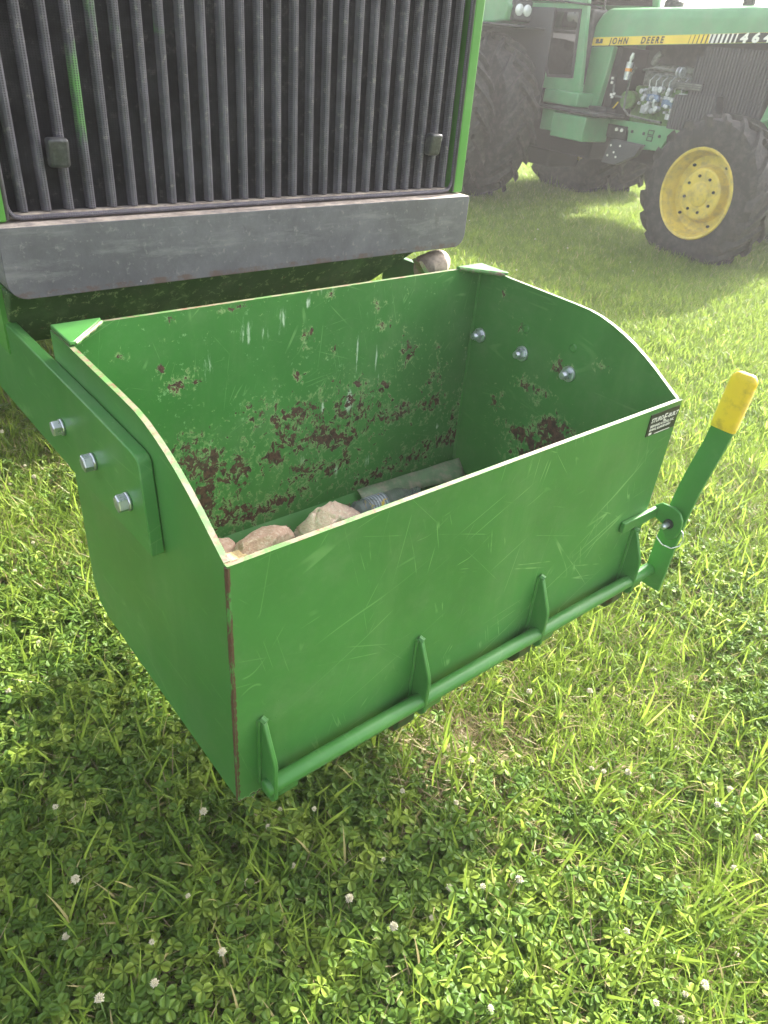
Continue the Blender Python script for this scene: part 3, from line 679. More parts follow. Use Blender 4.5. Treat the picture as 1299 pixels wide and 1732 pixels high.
# bracket box under the casting
bm = bmesh.new(); prism(bm, [(.346, 1.1235), (.346, .985), (1.19, .985), (1.30, 1.02), (1.415, 1.1235)], 1, 1.545, 1.60)
for v in bm.verts: v.co.y += (1.1235 - v.co.z) * .75
bmesh.ops.triangulate(bm, faces=[f for f in bm.faces if len(f.verts) > 4])
o = finish('front_bracket', bm, M['bracket'], nt, bevel=.003); set_attr(o, 'rust', lambda x, y, z: .42)
bm = bmesh.new(); box(bm, (.336, 1.60, .985), (.352, 2.3, 1.122)); o = finish('bracket_side', bm, M['tractor_green'], nt)
for x0_ in (XA, 1.4715):
    bm = bmesh.new(); prism(bm, [(.944, 1.040), (.950, 1.047), (.965, 1.050), (1.15, 1.0515), (1.78, 1.048), (1.78, .842), (1.25, .856), (.931, .878)], 0, x0_, x0_ + .022)
    o = finish('mounting_arm', bm, M['box'], nt, bevel=.002); set_attr(o, 'rust', lambda x, y, z: .22 if y < 1.2 and z > 1.04 else .15); set_attr(o, 'scratch', lambda x, y, z: .5)
bm = bmesh.new()
tube(bm, [(1.418, 1.56, 1.065), (1.424, 1.545, 1.066), (1.436, 1.535, 1.068), (1.462, 1.535, 1.070), (1.478, 1.545, 1.070), (1.482, 1.575, 1.068)], [.028, .034, .038, .040, .038, .03], 18)
finish('pivot_boss', bm, plain('weathered_beige_casting', (.30, .24, .19), .75, var=.3, nscale=25, bump=.5, dirt=(.12, .09, .07), dirt_amt=.6), nt, smooth=True, label='round weathered casting under the right end of the grey casting')
bm = bmesh.new(); prism(bm, [(1.366, 1.095), (1.374, 1.098), (1.41, 1.062), (1.43, 1.05), (1.425, 1.042), (1.40, 1.052)], 1, 1.50, 1.53); finish('bracket_lip', bm, M['edge'], nt)
bm = bmesh.new(); box(bm, (.62, 2.95, .72), (1.26, 5.5, 1.255)); finish('chassis', bm, M['dark'], nt, bevel=.02)
bm = bmesh.new(); box(bm, (.36, 1.62, 1.05), (1.2, 1.80, 1.12)); finish('chassis_nose', bm, M['dark'], nt)
bm = bmesh.new(); cyl(bm, (-.3, 3.85, .86), (2.2, 3.85, .86), .13, seg=20); finish('axle', bm, M['dark'], nt)

def tyre_bm(bm, cx, cz, R, y0, y1, rim, lugs=22, lug_h=.035, skew=.5, mi=0):
    """agricultural tyre round an axis parallel to Y; y0 is the outer sidewall"""
    w = y1 - y0; S_ = R - lug_h
    prof = [(rim, y0 + w * .10), (rim + .02, y0 + w * .03), (rim + (S_ - rim) * .45, y0 - w * .02), (rim + (S_ - rim) * .8, y0 + w * .02), (S_ - .012, y0 + w * .08), (S_, y0 + w * .18), (S_ + .004, y0 + w * .5), (S_, y1 - w * .18), (S_ - .012, y1 - w * .08), (rim + (S_ - rim) * .8, y1 - w * .02), (rim + (S_ - rim) * .45, y1 + w * .02), (rim + .02, y1 - w * .03), (rim, y1 - w * .1)]
    lathe_y(bm, prof, cx, cz, 72, mi, closed=True)
    for side in (0, 1):
        for k in range(lugs):
            a0 = 2 * math.pi * (k + .5 * side) / lugs; da = 2 * math.pi / lugs
            n = 5; prev = None
            for j in range(n + 1):
                f_ = j / n
                yy = (y0 - .004 + (w * .56) * f_) if side == 0 else (y1 + .004 - (w * .56) * f_)
                a = a0 + da * 1.15 * skew * 2 * (f_ ** .85)
                edge = max(0, 1 - f_ * 3.2)
                rb = S_ - .015 - .05 * edge ** 2; rt = R - .030 * edge ** 2
                hw = (.021 + .009 * (1 - f_)) / R; hb = hw * 1.5
                ring = [bm.verts.new((cx + r_ * math.cos(q_), yy, cz + r_ * math.sin(q_))) for r_, q_ in ((rb, a - hb), (rt, a - hw), (rt, a + hw), (rb, a + hb))]
                if prev:
                    for q_ in range(3): bm.faces.new((prev[q_], prev[q_+1], ring[q_+1], ring[q_])).material_index = mi
                else: bm.faces.new(ring[::-1])
                prev = ring
            bm.faces.new(prev)
for cx0, cx1 in ((-.50, .02), (1.84, 2.36)):
    bm = bmesh.new(); tyre_bm(bm, 0, 0, .86, cx0, cx1, .48, 20)
    # turn axis Y -> X
    for v in bm.verts: v.co = Vector((v.co.y, 3.85 + v.co.x, .845 + v.co.z))
    finish('tyre', bm, M['tyre'], nt, smooth=True)
    bm = bmesh.new(); lathe_y(bm, [(.49, cx0 + .05), (.47, cx0 + .09), (.40, cx0 + .16), (.2, cx0 + .14), (.02, cx0 + .14)], 0, 0, 40)
    for v in bm.verts: v.co = Vector((v.co.y, 3.85 + v.co.x, .845 + v.co.z))
    finish('wheel_rim', bm, M['yellow'], nt, smooth=True)

# ---------------------------------------------------------------- far tractor (own frame: +X forward, +Y away from the viewer's side)
ft = thing('tractor', (6.661, 3.745, 0), 'green tractor with cab, yellow side stripe and yellow front wheel parked on the grass behind', 'tractor', 'green tractors', rz=rad(-98))
def F(name, bm, mats, parent=None, **k): return finish(name, bm, mats, parent or ft, world_coords=False, **k)
# front wheels
def wheel(s, z, R, y0, y1, rimr, lugs, seen=True, nm='wheel_rim', dual=False, flip=1):
    bm = bmesh.new(); 
    yo = y0
    rr_ = rimr
    sg = flip
    P_ = [(rr_, 0), (rr_ + .012, -.008), (rr_ + .004, -.018), (rr_ - .014, -.012), (rr_ - .022, .02), (rr_ - .045, .07), (rr_ - .055, .125), (rr_ - .09, .135), (.245, .128), (.222, .085), (.214, .060), (.200, .052), (.105, .050), (.098, .040), (.085, .036), (.0, .036)]
    if R > .8: P_ = [(rr_, 0), (rr_ + .014, -.008), (rr_ - .014, -.012), (rr_ - .03, .05), (rr_ - .07, .16), (.30, .17), (.22, .13), (.1, .12), (0, .12)]
    yb = y0 if flip > 0 else y1
    lathe_y(bm, [(a, yb + flip * (b + .015)) for a, b in P_], s, z, 56)
    rm = F(nm, bm, M['yellow'], smooth=True, angle=28)
    bm = bmesh.new(); tyre_bm(bm, s, z, R, y0, y1, rimr - .01, lugs, .042 if R < .8 else .060); F('tyre', bm, M['tyre'], rm, smooth=True, angle=40)
    if R < .8 and flip > 0:
        for k in range(8):
            a = 2 * math.pi * (k + .35) / 8
            bm = bmesh.new(); cyl(bm, (s + .152 * math.cos(a), yb + .068, z + .152 * math.sin(a)), (s + .152 * math.cos(a), yb + .052, z + .152 * math.sin(a)), .0125, seg=6); F('wheel_nut', bm, M['dark'], rm)
        for a in (1.0, 2.3, 3.9, 5.2):
            bm = bmesh.new(); cyl(bm, (s + .285 * math.cos(a), yb + .150, z + .285 * math.sin(a)), (s + .285 * math.cos(a), yb + .128, z + .285 * math.sin(a)), .013, seg=6); F('wheel_nut', bm, M['dark'], rm)
    return rm
wheel(0, .615, .645, -.015, .37, .372, 19)
wheel(0, .615, .66, 1.56, 1.945, .372, 19, flip=-1)
RS = -3.27
wheel(RS, .85, .875, -.30, .17, .50, 21)
wheel(RS, .85, .875, -.93, -.46, .50, 21)
wheel(RS, .85, .875, 1.42, 1.89, .50, 22, flip=-1)
wheel(RS, .85, .875, 2.02, 2.49, .50, 22, flip=-1)
bm = bmesh.new(); cyl(bm, (RS, -.75, .85), (RS, 2.4, .85), .10, seg=18); F('rear_axle', bm, M['dark'])
bm = bmesh.new(); box(bm, (-.10, .25, .52), (.10, 1.7, .70)); F('front_axle', bm, M['glare_pale_green'], bevel=.03)
# hood
def hoodrow(s):
    zb = 1.672 + .059 * (s + 2.33) - .003; zt = 2.015 + .028 * (s + 2.33)
    return [(.622, zb), (.622, zt - .11), (.632, zt - .055), (.66, zt - .02), (.71, zt - .002), (.97, zt + .004), (1.23, zt - .002), (1.28, zt - .02), (1.308, zt - .055), (1.318, zt - .11), (1.318, zb)]
bm = bmesh.new(); rows = []
for s, dz in ((-2.34, -.20), (-2.31, -.10), (-2.26, -.035), (-2.18, -.005), (-1.5, 0), (-.6, 0), (.30, 0), (.42, -.03), (.47, -.12)):
    r_ = hoodrow(s); zt = r_[5][1]
    rows.append([bm.verts.new((s, o_, z if i in (0, 10) else min(z, zt + dz) if dz > -.01 else max(r_[0][1] + .02, z + dz * (1 if i > 1 and i < 9 else .8)))) for i, (o_, z) in enumerate(r_)])
for A_, B_ in zip(rows, rows[1:]):
    for k in range(10): bm.faces.new((A_[k], A_[k+1], B_[k+1], B_[k]))
bm.faces.new(rows[0]); bm.faces.new(rows[-1][::-1])
F('hood', bm, M['glare_pale_green'], smooth=True, angle=30)
# stripe, bars, lettering
def sz(s, f_): return 1.672 + .059 * (s + 2.33) + .074 * f_
def quad(bm, s0, s1, f0, f1, y, sl=0.0):
    bm.faces.new([bm.verts.new(p) for p in ((s0, y, sz(s0, f0)), (s1, y, sz(s1, f0)), (s1 + sl, y, sz(s1, f1)), (s0 + sl, y, sz(s0, f1)))])
bm = bmesh.new(); quad(bm, -2.335, .30, 0, 1, .619); st = F('side_stripe', bm, M['stripe'], label='yellow stripe with the maker name and the number')
bm = bmesh.new(); quad(bm, -.80, -.47, .02, .98, .6178); F('stripe_bars', bm, M['print_white'], st)
bm = bmesh.new()
for k in range(12):
    s0 = -1.03 + k * .0475; w_ = .006 + .0024 * k
    quad(bm, s0, s0 + w_, 0.02, .98, .6165, .012)
quad(bm, -.475, .29, .02, .98, .6165)
F('stripe_bars', bm, M['print_black'], st)
def ttxt(s_, s0, f0, size, mat, sh, bold, sp, wide=1.0):
    me = text_mesh(s_, size, sh, .0005, bold, sp); me.transform(Matrix.Diagonal((wide, 1, 1, 1)))
    slope = math.atan(.059)
    mt_ = Matrix.Translation((s0, .6135, sz(s0, f0))) @ Matrix.Rotation(-slope, 4, 'Y') @ Matrix.Rotation(rad(90), 4, 'X')
    me.transform(mt_); me.materials.clear(); me.materials.append(M[mat]); me.name = 'lettering'
    o = bpy.data.objects.new('lettering', me); COL.objects.link(o); o.parent = st
ttxt('JOHN', -2.045, .14, .078, 'print_black', .22, .0020, 1.42)
ttxt('DEERE', -1.62, .14, .078, 'print_black', .22, .0020, 1.42)
for q_, ch_ in enumerate('4640'): ttxt(ch_, -.462 + q_ * .118, .05, .094, 'print_white', .15, .0055, 1.0, 1.45)
bm = bmesh.new(); quad(bm, -2.25, -2.205, .25, .8, .6165); quad(bm, -2.19, -2.15, .25, .8, .6165); quad(bm, -2.235, -2.16, .25, .45, .6155); F('stripe_emblem', bm, M['print_black'], st)
# cowl, front nose panel
bm = bmesh.new(); prism(bm, [(-2.325, 1.665), (-2.335, 1.09), (-2.055, 1.10), (-1.985, 1.685)], 1, .625, .70); F('cowl_panel', bm, M['glare_pale_green'], bevel=.012)
bm = bmesh.new(); prism(bm, [(-.035, 1.17), (.10, 1.80), (.45, 1.82), (.45, 1.05), (.05, 1.05)], 1, .625, 1.31); F('nose_panel', bm, M['glare_pale_green'], bevel=.012)
bm = bmesh.new(); tube(bm, [(-.03, .60, 1.19), (.25, .60, 1.30)], .012, 8); F('grab_rod', bm, M['glare_pale_green'], smooth=True)
# side screen (corrugated)
def corr(s0, s1, zb, zt, y, pitch, depth, top=None, left=None):
    bm = bmesh.new(); n = int((s1 - s0) / pitch); pr = []
    for k in range(n + 1):
        s = s0 + k * pitch; pr += [(s, 0), (s + pitch * .45, 0), (s + pitch * .55, depth), (s + pitch * .95, depth)]
    A_ = []; B_ = []
    for s, d in pr:
        b_, t_ = (zb(s), zt(s)); A_.append(bm.verts.new((s, y + d, b_))); B_.append(bm.verts.new((s, y + d, t_)))
    for k in range(len(A_) - 1): bm.faces.new((A_[k], A_[k+1], B_[k+1], B_[k]))
    return bm
t = NT('grey_mesh_screen'); v1 = t.voro(1.0, t.mapv((160, 160, 160)), rnd=0)
M['mesh'] = t.pbr(t.mix(t.mr(v1, .3, .5), (.10, .10, .105), (.035, .035, .04)), .6)
bm = corr(-.90, -.06, lambda s: 1.05 if s > -.7 else 1.05 + (-.7 - s) * .5, lambda s: min(1.672 + .059 * (s + 2.33) - .006, 1.74 + 0 * s) if s > -.84 else 1.66, .64, .034, .012); F('side_screen', bm, M['mesh'])
bm = corr(-.93, -.47, lambda s: 1.045, lambda s: 1.335 + .05 * (s + .93), .50, .034, .010); lowscr = F('lower_screen', bm, M['mesh'])
bm = bmesh.new(); prism(bm, [(-.95, 1.04), (-.945, 1.335), (-.46, 1.36), (-.38, 1.04)], 1, .512, .62); F('lower_screen_box', bm, M['black'], bevel=.01)
# engine bay
bm = bmesh.new(); box(bm, (-2.0, 1.12, 1.0), (-.05, 1.16, 1.88)); F('dark_backing_panel', bm, M['black'])  # black panel added behind the engine so the open bay stays dark
bm = bmesh.new(); box(bm, (-2.02, .70, 1.05), (-1.92, 1.10, 1.68)); F('firewall', bm, M['dark'])
bm = bmesh.new(); box(bm, (-1.75, .82, 1.0), (-.95, 1.10, 1.36)); F('engine_block', bm, M['engine_green'], bevel=.03)
bm = bmesh.new(); box(bm, (-1.68, .84, 1.36), (-1.0, 1.08, 1.50)); F('cylinder_head', bm, M['engine'], bevel=.02)
bm = bmesh.new(); box(bm, (-1.60, .86, 1.50), (-1.05, 1.04, 1.565)); F('rocker_cover', bm, M['engine'], bevel=.015)
bm = bmesh.new(); rd = random.Random(12)
for k in range(46):
    s = rd.uniform(-1.55, -1.02); z = rd.uniform(1.12, 1.36); y = rd.uniform(.70, .80); a = rd.uniform(.012, .045)
    if rd.random() < .5: cyl(bm, (s, y, z), (s, y - rd.uniform(.02, .06), z), a * .7, seg=10)
    else: box(bm, (s - a, y - .02, z - a * .6), (s + a, y + .03, z + a * .6))
F('injection_pump', bm, M['alloy'], bevel=.003)
bm = bmesh.new(); rd = random.Random(2)
for k in range(6):
    s = -1.5 + k * .085
    tube(bm, [(s, .76, 1.34), (s + .01, .74, 1.42), (s + .03, .78, 1.47), (s + .05, .85, 1.47)], .006, 6)
F('fuel_pipes', bm, M['alloy'], smooth=True)
bm = bmesh.new(); box(bm, (-1.46, .70, 1.235), (-1.30, .745, 1.30)); box(bm, (-1.24, .695, 1.20), (-1.10, .75, 1.27)); F('filter_head', bm, M['blue_hose'], bevel=.01)
bm = bmesh.new(); cyl(bm, (-1.72, .70, 1.22), (-1.72, .80, 1.22), .085, seg=24); F('pulley', bm, M['engine_green'])
bm = bmesh.new(); tube(bm, [(-1.76, .68, 1.40), (-1.76, .68, 1.56)], .034, 14); fl = F('oil_filter', bm, M['alloy'], smooth=True)
bm = bmesh.new(); tube(bm, [(-1.76, .68, 1.475), (-1.76, .68, 1.505)], .0355, 14); F('filter_label', bm, M['orange'], fl, smooth=True)
bm = bmesh.new(); tube(bm, [(-1.76, .68, 1.56), (-1.75, .68, 1.60), (-1.74, .68, 1.64)], [.012, .022, .012], 10); F('filter_bowl', bm, M['lens'], fl, smooth=True)
bm = bmesh.new(); tube(bm, [(-1.48, .72, 1.56), (-1.45, .71, 1.61), (-1.41, .72, 1.66)], [.03, .034, .03], 12); F('air_hose', bm, M['engine'], smooth=True)
for k in (0, 1):
    bm = bmesh.new(); cyl(bm, (-1.09 + k * .045, .66, 1.515), (-1.075 + k * .045, .66, 1.515), .045, seg=18); F('fan_pulley', bm, M['alloy'])
bm = bmesh.new()
tube(bm, [(-1.64, .66, 1.52), (-1.68, .65, 1.44), (-1.69, .65, 1.26), (-1.68, .65, 1.14), (-1.60, .65, 1.09), (-1.3, .65, 1.07), (-1.15, .66, 1.07)], .011, 8)
tube(bm, [(-1.56, .68, 1.50), (-1.4, .67, 1.53), (-1.15, .68, 1.52), (-1.05, .68, 1.44), (-.98, .67, 1.43)], .012, 8)
tube(bm, [(-1.90, .66, 1.35), (-1.88, .65, 1.28), (-1.84, .66, 1.24), (-1.76, .68, 1.24)], .010, 8)
F('hoses', bm, M['engine'], smooth=True)
bm = bmesh.new(); tube(bm, [(-1.86, .64, 1.08), (-1.77, .64, 1.19)], .007, 8); F('dipstick_tube', bm, M['stripe'], smooth=True)
bm = bmesh.new(); 
bm.free()
for p_ in ((-1.93, 1.40), (-1.925, 1.36), (-1.90, 1.25), (-1.86, 1.26), (-1.88, 1.23)):
    bm = bmesh.new(); box(bm, (p_[0] - .012, .64, p_[1] - .012), (p_[0] + .012, .66, p_[1] + .012)); F('hose_fitting', bm, M['print_white'], bevel=.004)
bm = bmesh.new(); box(bm, (-1.05, .60, 1.38), (-.72, .63, 1.44))
F('louvre_box', bm, M['mesh'], bevel=.006)
for k in range(3):
    bm = bmesh.new(); box(bm, (-1.04, .594, 1.388 + k * .018), (-.73, .5995, 1.396 + k * .018)); F('louvre', bm, M['engine'])
# frame rail
bm = bmesh.new(); prism(bm, [(-1.94, 1.03), (-1.94, .96), (-1.52, .955), (-1.50, .79), (-1.05, .82), (-1.0, .92), (.5, .95), (.5, 1.06), (-.9, 1.045)], 1, .62, .66); F('frame_rail', bm, M['glare_pale_green'], bevel=.006)
bm = bmesh.new(); box(bm, (-1.93, .60, .86), (-1.53, .618, .985)); F('rail_bracket', bm, M['black'])
for s in (-1.83, -1.66, -1.585):
    bm = bmesh.new(); cyl(bm, (s, .60, .945), (s, .585, .945), .017, seg=10); F('rail_bolt', bm, M['print_white'])
for s, z in ((-1.46, .95), (-1.30, .95), (-1.09, .95)):
    bm = bmesh.new(); cyl(bm, (s, .62, z), (s, .612, z), .015, seg=10); F('rail_hole', bm, M['black'])
for dz in (0, .055):
    bm = bmesh.new()
    for x_ in (-1.21,): tube(bm, [(x_ - .035, .615, .895 + dz), (x_ + .035, .615, .895 + dz), (x_ + .04, .615, .935 + dz), (x_ - .03, .615, .935 + dz)], .005, 6, closed=True)
    F('rail_clamp', bm, M['black'], smooth=True)
bm = bmesh.new(); box(bm, (-1.80, .70, .66), (.4, 1.24, 1.0)); F('front_frame', bm, M['dark'], bevel=.02)
bm = bmesh.new(); box(bm, (-3.4, .70, .40), (-2.75, 1.20, .60)); box(bm, (-3.4, .60, .60), (-2.0, 1.32, 1.08)); F('transmission', bm, M['dark'], bevel=.03)
bm = bmesh.new(); prism(bm, [(-1.62, .86), (-1.18, .86), (-1.25, .74), (-1.5, .62), (-1.7, .62)], 1, .50, .56); hg = F('hanger_plate', bm, M['mesh'], bevel=.01)
for s, z in ((-1.60, .80), (-1.54, .74), (-1.47, .81), (-1.50, .70), (-1.62, .70)):
    bm = bmesh.new(); cyl(bm, (s, .50, z), (s, .492, z), .011, seg=8); F('rivet', bm, M['print_white'], hg)
# tank, step, battery box
bm = bmesh.new(); box(bm, (-2.31, .25, .80), (-1.80, .62, 1.035)); F('side_tank', bm, M['glare_pale_green'], bevel=.012)
bm = bmesh.new(); box(bm, (-2.55, .24, 1.055), (-1.62, .63, 1.085)); F('step_plate', bm, M['black'], bevel=.008)
bm = bmesh.new(); box(bm, (-2.69, .40, 1.10), (-2.13, .72, 1.235)); F('battery_box', bm, M['glare_pale_green'], bevel=.015)
bm = bmesh.new(); box(bm, (-2.55, .30, .84), (-2.34, .5, 1.05)); F('step_bracket', bm, M['glare_pale_green'], bevel=.01)
bm = bmesh.new(); box(bm, (-2.05, .50, 1.06), (-1.78, .64, 1.13)); F('control_valve', bm, M['black'], bevel=.01)
# cab
def frame_poly(bm, outer, inner, y0, y1):
    n = len(outer)
    for yy, rev in ((y0, False), (y1, True)):
        O = [bm.verts.new((a, yy, b)) for a, b in outer]; I = [bm.verts.new((a, yy, b)) for a, b in inner]
        if yy == y0: O0, I0 = O, I
        for k in range(n): bm.faces.new((O[k], O[(k+1) % n], I[(k+1) % n], I[k]))
    for k in range(n):
        bm.faces.new((O0[k], O0[(k+1) % n], O[(k+1) % n], O[k])); bm.faces.new((I0[k], I0[(k+1) % n], I[(k+1) % n], I[k]))
win = [(-3.11, 1.985), (-2.345, 1.985), (-2.285, 1.36), (-2.70, 1.345)]
out = [(-3.27, 2.03), (-2.27, 2.03), (-2.14, 1.235), (-2.80, 1.235)]
bm = bmesh.new(); frame_poly(bm, out, win, .42, .47); cabp = F('cab_side', bm, M['glare_pale_green'], bevel=.008)
sea = [(a + (b[0] - a) * 0, z) for (a, z), b in zip(win, win)]
inn = [(-3.07, 1.955), (-2.375, 1.955), (-2.32, 1.39), (-2.68, 1.375)]
bm = bmesh.new(); frame_poly(bm, win, inn, .412, .43); F('window_seal', bm, M['black'], cabp)
bm = bmesh.new(); prism(bm, inn, 1, .420, .424); F('window_pane', bm, M['glass'], cabp)
up_o = [(-4.3, 2.80), (-2.45, 2.80), (-2.27, 2.035), (-4.3, 2.035)]; up_i = [(-4.2, 2.72), (-2.53, 2.72), (-2.37, 2.09), (-4.2, 2.09)]
bm = bmesh.new(); frame_poly(bm, up_o, up_i, .42, .47); cu_ = F('cab_upper_side', bm, M['glare_pale_green'], bevel=.008)
bm = bmesh.new(); prism(bm, up_i, 1, .44, .444); F('window_pane', bm, M['glass'], cu_)
bm = bmesh.new(); frame_poly(bm, [(a, b) for a, b in up_o], up_i, 1.47, 1.52); cu2 = F('cab_upper_side', bm, M['glare_pale_green'], bevel=.008)
bm = bmesh.new(); prism(bm, up_i, 1, 1.494, 1.498); F('window_pane', bm, M['glass'], cu2)
bm = bmesh.new(); box(bm, (-4.4, .36, 2.80), (-2.35, 1.58, 3.0)); F('cab_roof', bm, M['glare_pale_green'], bevel=.05, seg=4)
bm = bmesh.new(); box(bm, (-4.3, .50, 1.08), (-2.75, 1.47, 1.30)); F('cab_floor', bm, M['dark'])
bm = bmesh.new(); prism(bm, out, 1, 1.47, 1.52); F('cab_side', bm, M['glare_pale_green'], bevel=.008)
bm = bmesh.new(); box(bm, (-4.35, .48, 1.3), (-4.3, 1.46, 2.8)); F('cab_rear_wall', bm, M['dark'])
bm = bmesh.new(); box(bm, (-3.6, .78, 1.3), (-3.2, 1.2, 1.62)); box(bm, (-3.72, .78, 1.62), (-3.58, 1.2, 2.15)); F('operator_seat', bm, M['dark'], bevel=.05)
bm = bmesh.new(); tube(bm, [(-2.55, .98, 1.5), (-2.75, .98, 1.98)], .03, 10); tube(bm, [(-2.76 + .19 * math.sin(a) * .35, .98 + .19 * math.cos(a), 1.98 + .19 * math.sin(a) * .3) for a in [k * math.pi / 10 for k in range(20)]], .014, 8, closed=True); F('steering_column', bm, M['black'], smooth=True)
bm = bmesh.new(); box(bm, (-2.45, .55, 1.3), (-2.3, 1.4, 2.0)); F('dashboard', bm, M['black'], bevel=.03)
bm = bmesh.new(); tube(bm, [(-3.3, .40, 2.06), (-2.6, .38, 2.045), (-2.2, .385, 2.02), (-2.05, .42, 1.99)], .010, 8); F('visor_rail', bm, M['black'], smooth=True)
bm = bmesh.new(); tube(bm, [(-2.055, .45, 1.98), (-2.055, .45, 2.5)], .008, 8); F('mirror_bracket', bm, M['black'], smooth=True)
# fender
for (ya, yb_) in ((-.36, .43), (1.51, 2.3)):
    bm = bmesh.new(); rows = []
    for k in range(15):
        a = rad(62 + k * 7); R_ = 1.0
        rows.append([bm.verts.new((RS - .05 + R_ * math.cos(a), yy, min(.86 + 1.10 * math.sin(a), 1.80))) for yy in (ya, yb_)])
    for A_, B_ in zip(rows, rows[1:]): bm.faces.new((A_[0], A_[1], B_[1], B_[0]))
    o = F('fender', bm, M['mesh'], smooth=True); s_ = o.modifiers.new('thick', 'SOLIDIFY'); s_.thickness = .02
bm = bmesh.new(); box(bm, (-4.0, .40, .95), (-2.74, .418, 1.99)); F('cab_lower_panel', bm, M['mesh'])
# fender top with headlights
bm = bmesh.new(); prism(bm, [(-3.9, 2.10), (-2.97, 2.06), (-2.86, 1.97), (-2.89, 1.83), (-3.15, 1.80), (-3.9, 1.80)], 1, -.14, .20); ftop = F('fender_top', bm, M['glare_pale_green'], bevel=.02)
# lamp pod faces forward: local +X
LPx = -2.868
bm = bmesh.new(); box(bm, (LPx - .03, -.085, 1.83), (LPx + .02, .185, 2.03)); hb = F('headlight_bezel', bm, M['black'], bevel=.03, seg=3)
bm = bmesh.new(); box(bm, (LPx + .018, -.06, 1.852), (LPx + .0225, .16, 2.008)); F('bezel_face', bm, M['mesh'], hb)
for yy in (-.005, .105):
    bm = bmesh.new(); tube(bm, [(LPx + .02, yy, 1.935), (LPx + .032, yy, 1.935), (LPx + .040, yy, 1.935)], [.054, .054, .036], 22); F('headlight', bm, M['lens'], smooth=True)
# stacks on the hood
bm = bmesh.new(); tube(bm, [(-1.62, .97, 2.0), (-1.62, .97, 2.10), (-1.62, .97, 2.13), (-1.62, .97, 2.9)], [.10, .095, .06, .055], 18); F('exhaust_stack', bm, M['black'], smooth=True)
bm = bmesh.new(); tube(bm, [(-.75, .97, 2.0), (-.75, .97, 2.32)], .055, 16); tube(bm, [(-.75, .97, 2.32), (-.75, .97, 2.33), (-.75, .97, 2.42), (-.75, .97, 2.46)], [.06, .11, .10, .03], 16); F('air_cleaner', bm, M['black'], smooth=True)

# ---------------------------------------------------------------- lawn
def leafmat(name, dark, light, hi, trans, spec=.22, dry=None):
    t = NT(name)
    pos = t.node('ShaderNodeNewGeometry').outputs['Position']
    tint = t.attr('tint'); inst = t.node('ShaderNodeObjectInfo').outputs['Random']
    patch = t.node('ShaderNodeTexNoise', {'Vector': pos, 'Scale': 1.7, 'Detail': 4.0, 'Roughness': .6}).outputs['Fac']
    patch2 = t.node('ShaderNodeTexNoise', {'Vector': pos, 'Scale': 9.0, 'Detail': 3.0}).outputs['Fac']
    f = t.mt('ADD', t.mt('MULTIPLY', tint, .45), t.mt('MULTIPLY', inst, .35)); f = t.mt('ADD', f, t.mt('SUBTRACT', patch, .4), True)
    c = t.mix(f, dark, light)
    c = t.mix(t.mr(t.mt('ADD', patch2, t.mt('MULTIPLY', tint, .25)), .58, .82), c, hi)
    if dry: c = t.mix(t.mr(t.attr('dry'), .4, .6), c, dry)
    p = t.node('ShaderNodeBsdfPrincipled', {'Base Color': c, 'Roughness': .42, 'Specular IOR Level': spec})
    tr = t.node('ShaderNodeBsdfTranslucent', {'Color': t.mix(.5, c, tuple(min(1, x * 1.9) for x in hi))})
    mx = t.node('ShaderNodeMixShader', {0: trans, 1: p.outputs[0], 2: tr.outputs[0]})
    t.lk(mx.outputs[0], t.out.inputs[0]); return t.m
M['blade'] = leafmat('grass_blade', (.066, .120, .020), (.150, .242, .030), (.25, .34, .050), .42, .14, (.42, .34, .17))
M['clover'] = leafmat('clover_leaf', (.060, .128, .022), (.130, .215, .036), (.22, .30, .048), .38, .22)
M['straw'] = leafmat('dry_straw', (.16, .12, .06), (.32, .26, .14), (.40, .34, .2), .2, .2)
M['petal'] = plain('clover_petal', (.60, .56, .40), .6, var=.1, nscale=60, bump=.1, dirt=(.55, .42, .3), dirt_amt=.4)
M['stem'] = plain('clover_stem', (.12, .2, .05), .5)

def mesh_from(name, V, Fc, mats, tint=None, dry=None, mi=None, smooth=True):
    me = bpy.data.meshes.new(name); me.from_pydata(V, [], Fc)
    for q in mats: me.materials.append(q)
    if mi: me.polygons.foreach_set('material_index', mi)
    if smooth: me.polygons.foreach_set('use_smooth', [True] * len(me.polygons))
    for nm, arr in (('tint', tint), ('dry', dry)):
        if arr: a = me.attributes.new(nm, 'FLOAT', 'POINT'); a.data.foreach_set('value', arr)
    return me
def blade(V, Fc, ti, dr, rd, x, y, az, L, w, lean, curl, seg=5, dryv=0.0, z0=-.01):
    d = Vector((math.cos(az), math.sin(az), 0)); n = Vector((-d.y, d.x, 0)); b = len(V); th = lean; p = Vector((x, y, z0)); tv = rd.random()
    tw = rd.uniform(-.5, .5)
    for k in range(seg + 1):
        f = k / seg; ww = w * (.55 + .9 * f if f < .35 else 1.0 if f < .6 else max(0.0, (1 - f) / .4) ** .8) * .5
        nn = (n + Vector((0, 0, tw * f))).normalized()
        if k == seg: V.append(tuple(p)); ti.append(tv); dr.append(dryv)
        else:
            V.append(tuple(p - nn * ww)); V.append(tuple(p + nn * ww)); ti += [tv, tv]; dr += [dryv] * 2
        p = p + (d * math.sin(th) + Vector((0, 0, math.cos(th)))) * (L / seg); th += curl / seg
    for k in range(seg - 1): Fc.append((b + 2*k, b + 2*k + 1, b + 2*k + 3, b + 2*k + 2))
    k = seg - 1; Fc.append((b + 2*k, b + 2*k + 1, b + 2*k + 2))
SRC = {}
def src_collection(name, meshes):
    c_ = bpy.data.collections.new(name)
    for i, me in enumerate(meshes):
        o = bpy.data.objects.new(name + '_piece', me); c_.objects.link(o)
    SRC[name] = c_; return c_
rd = random.Random(21)
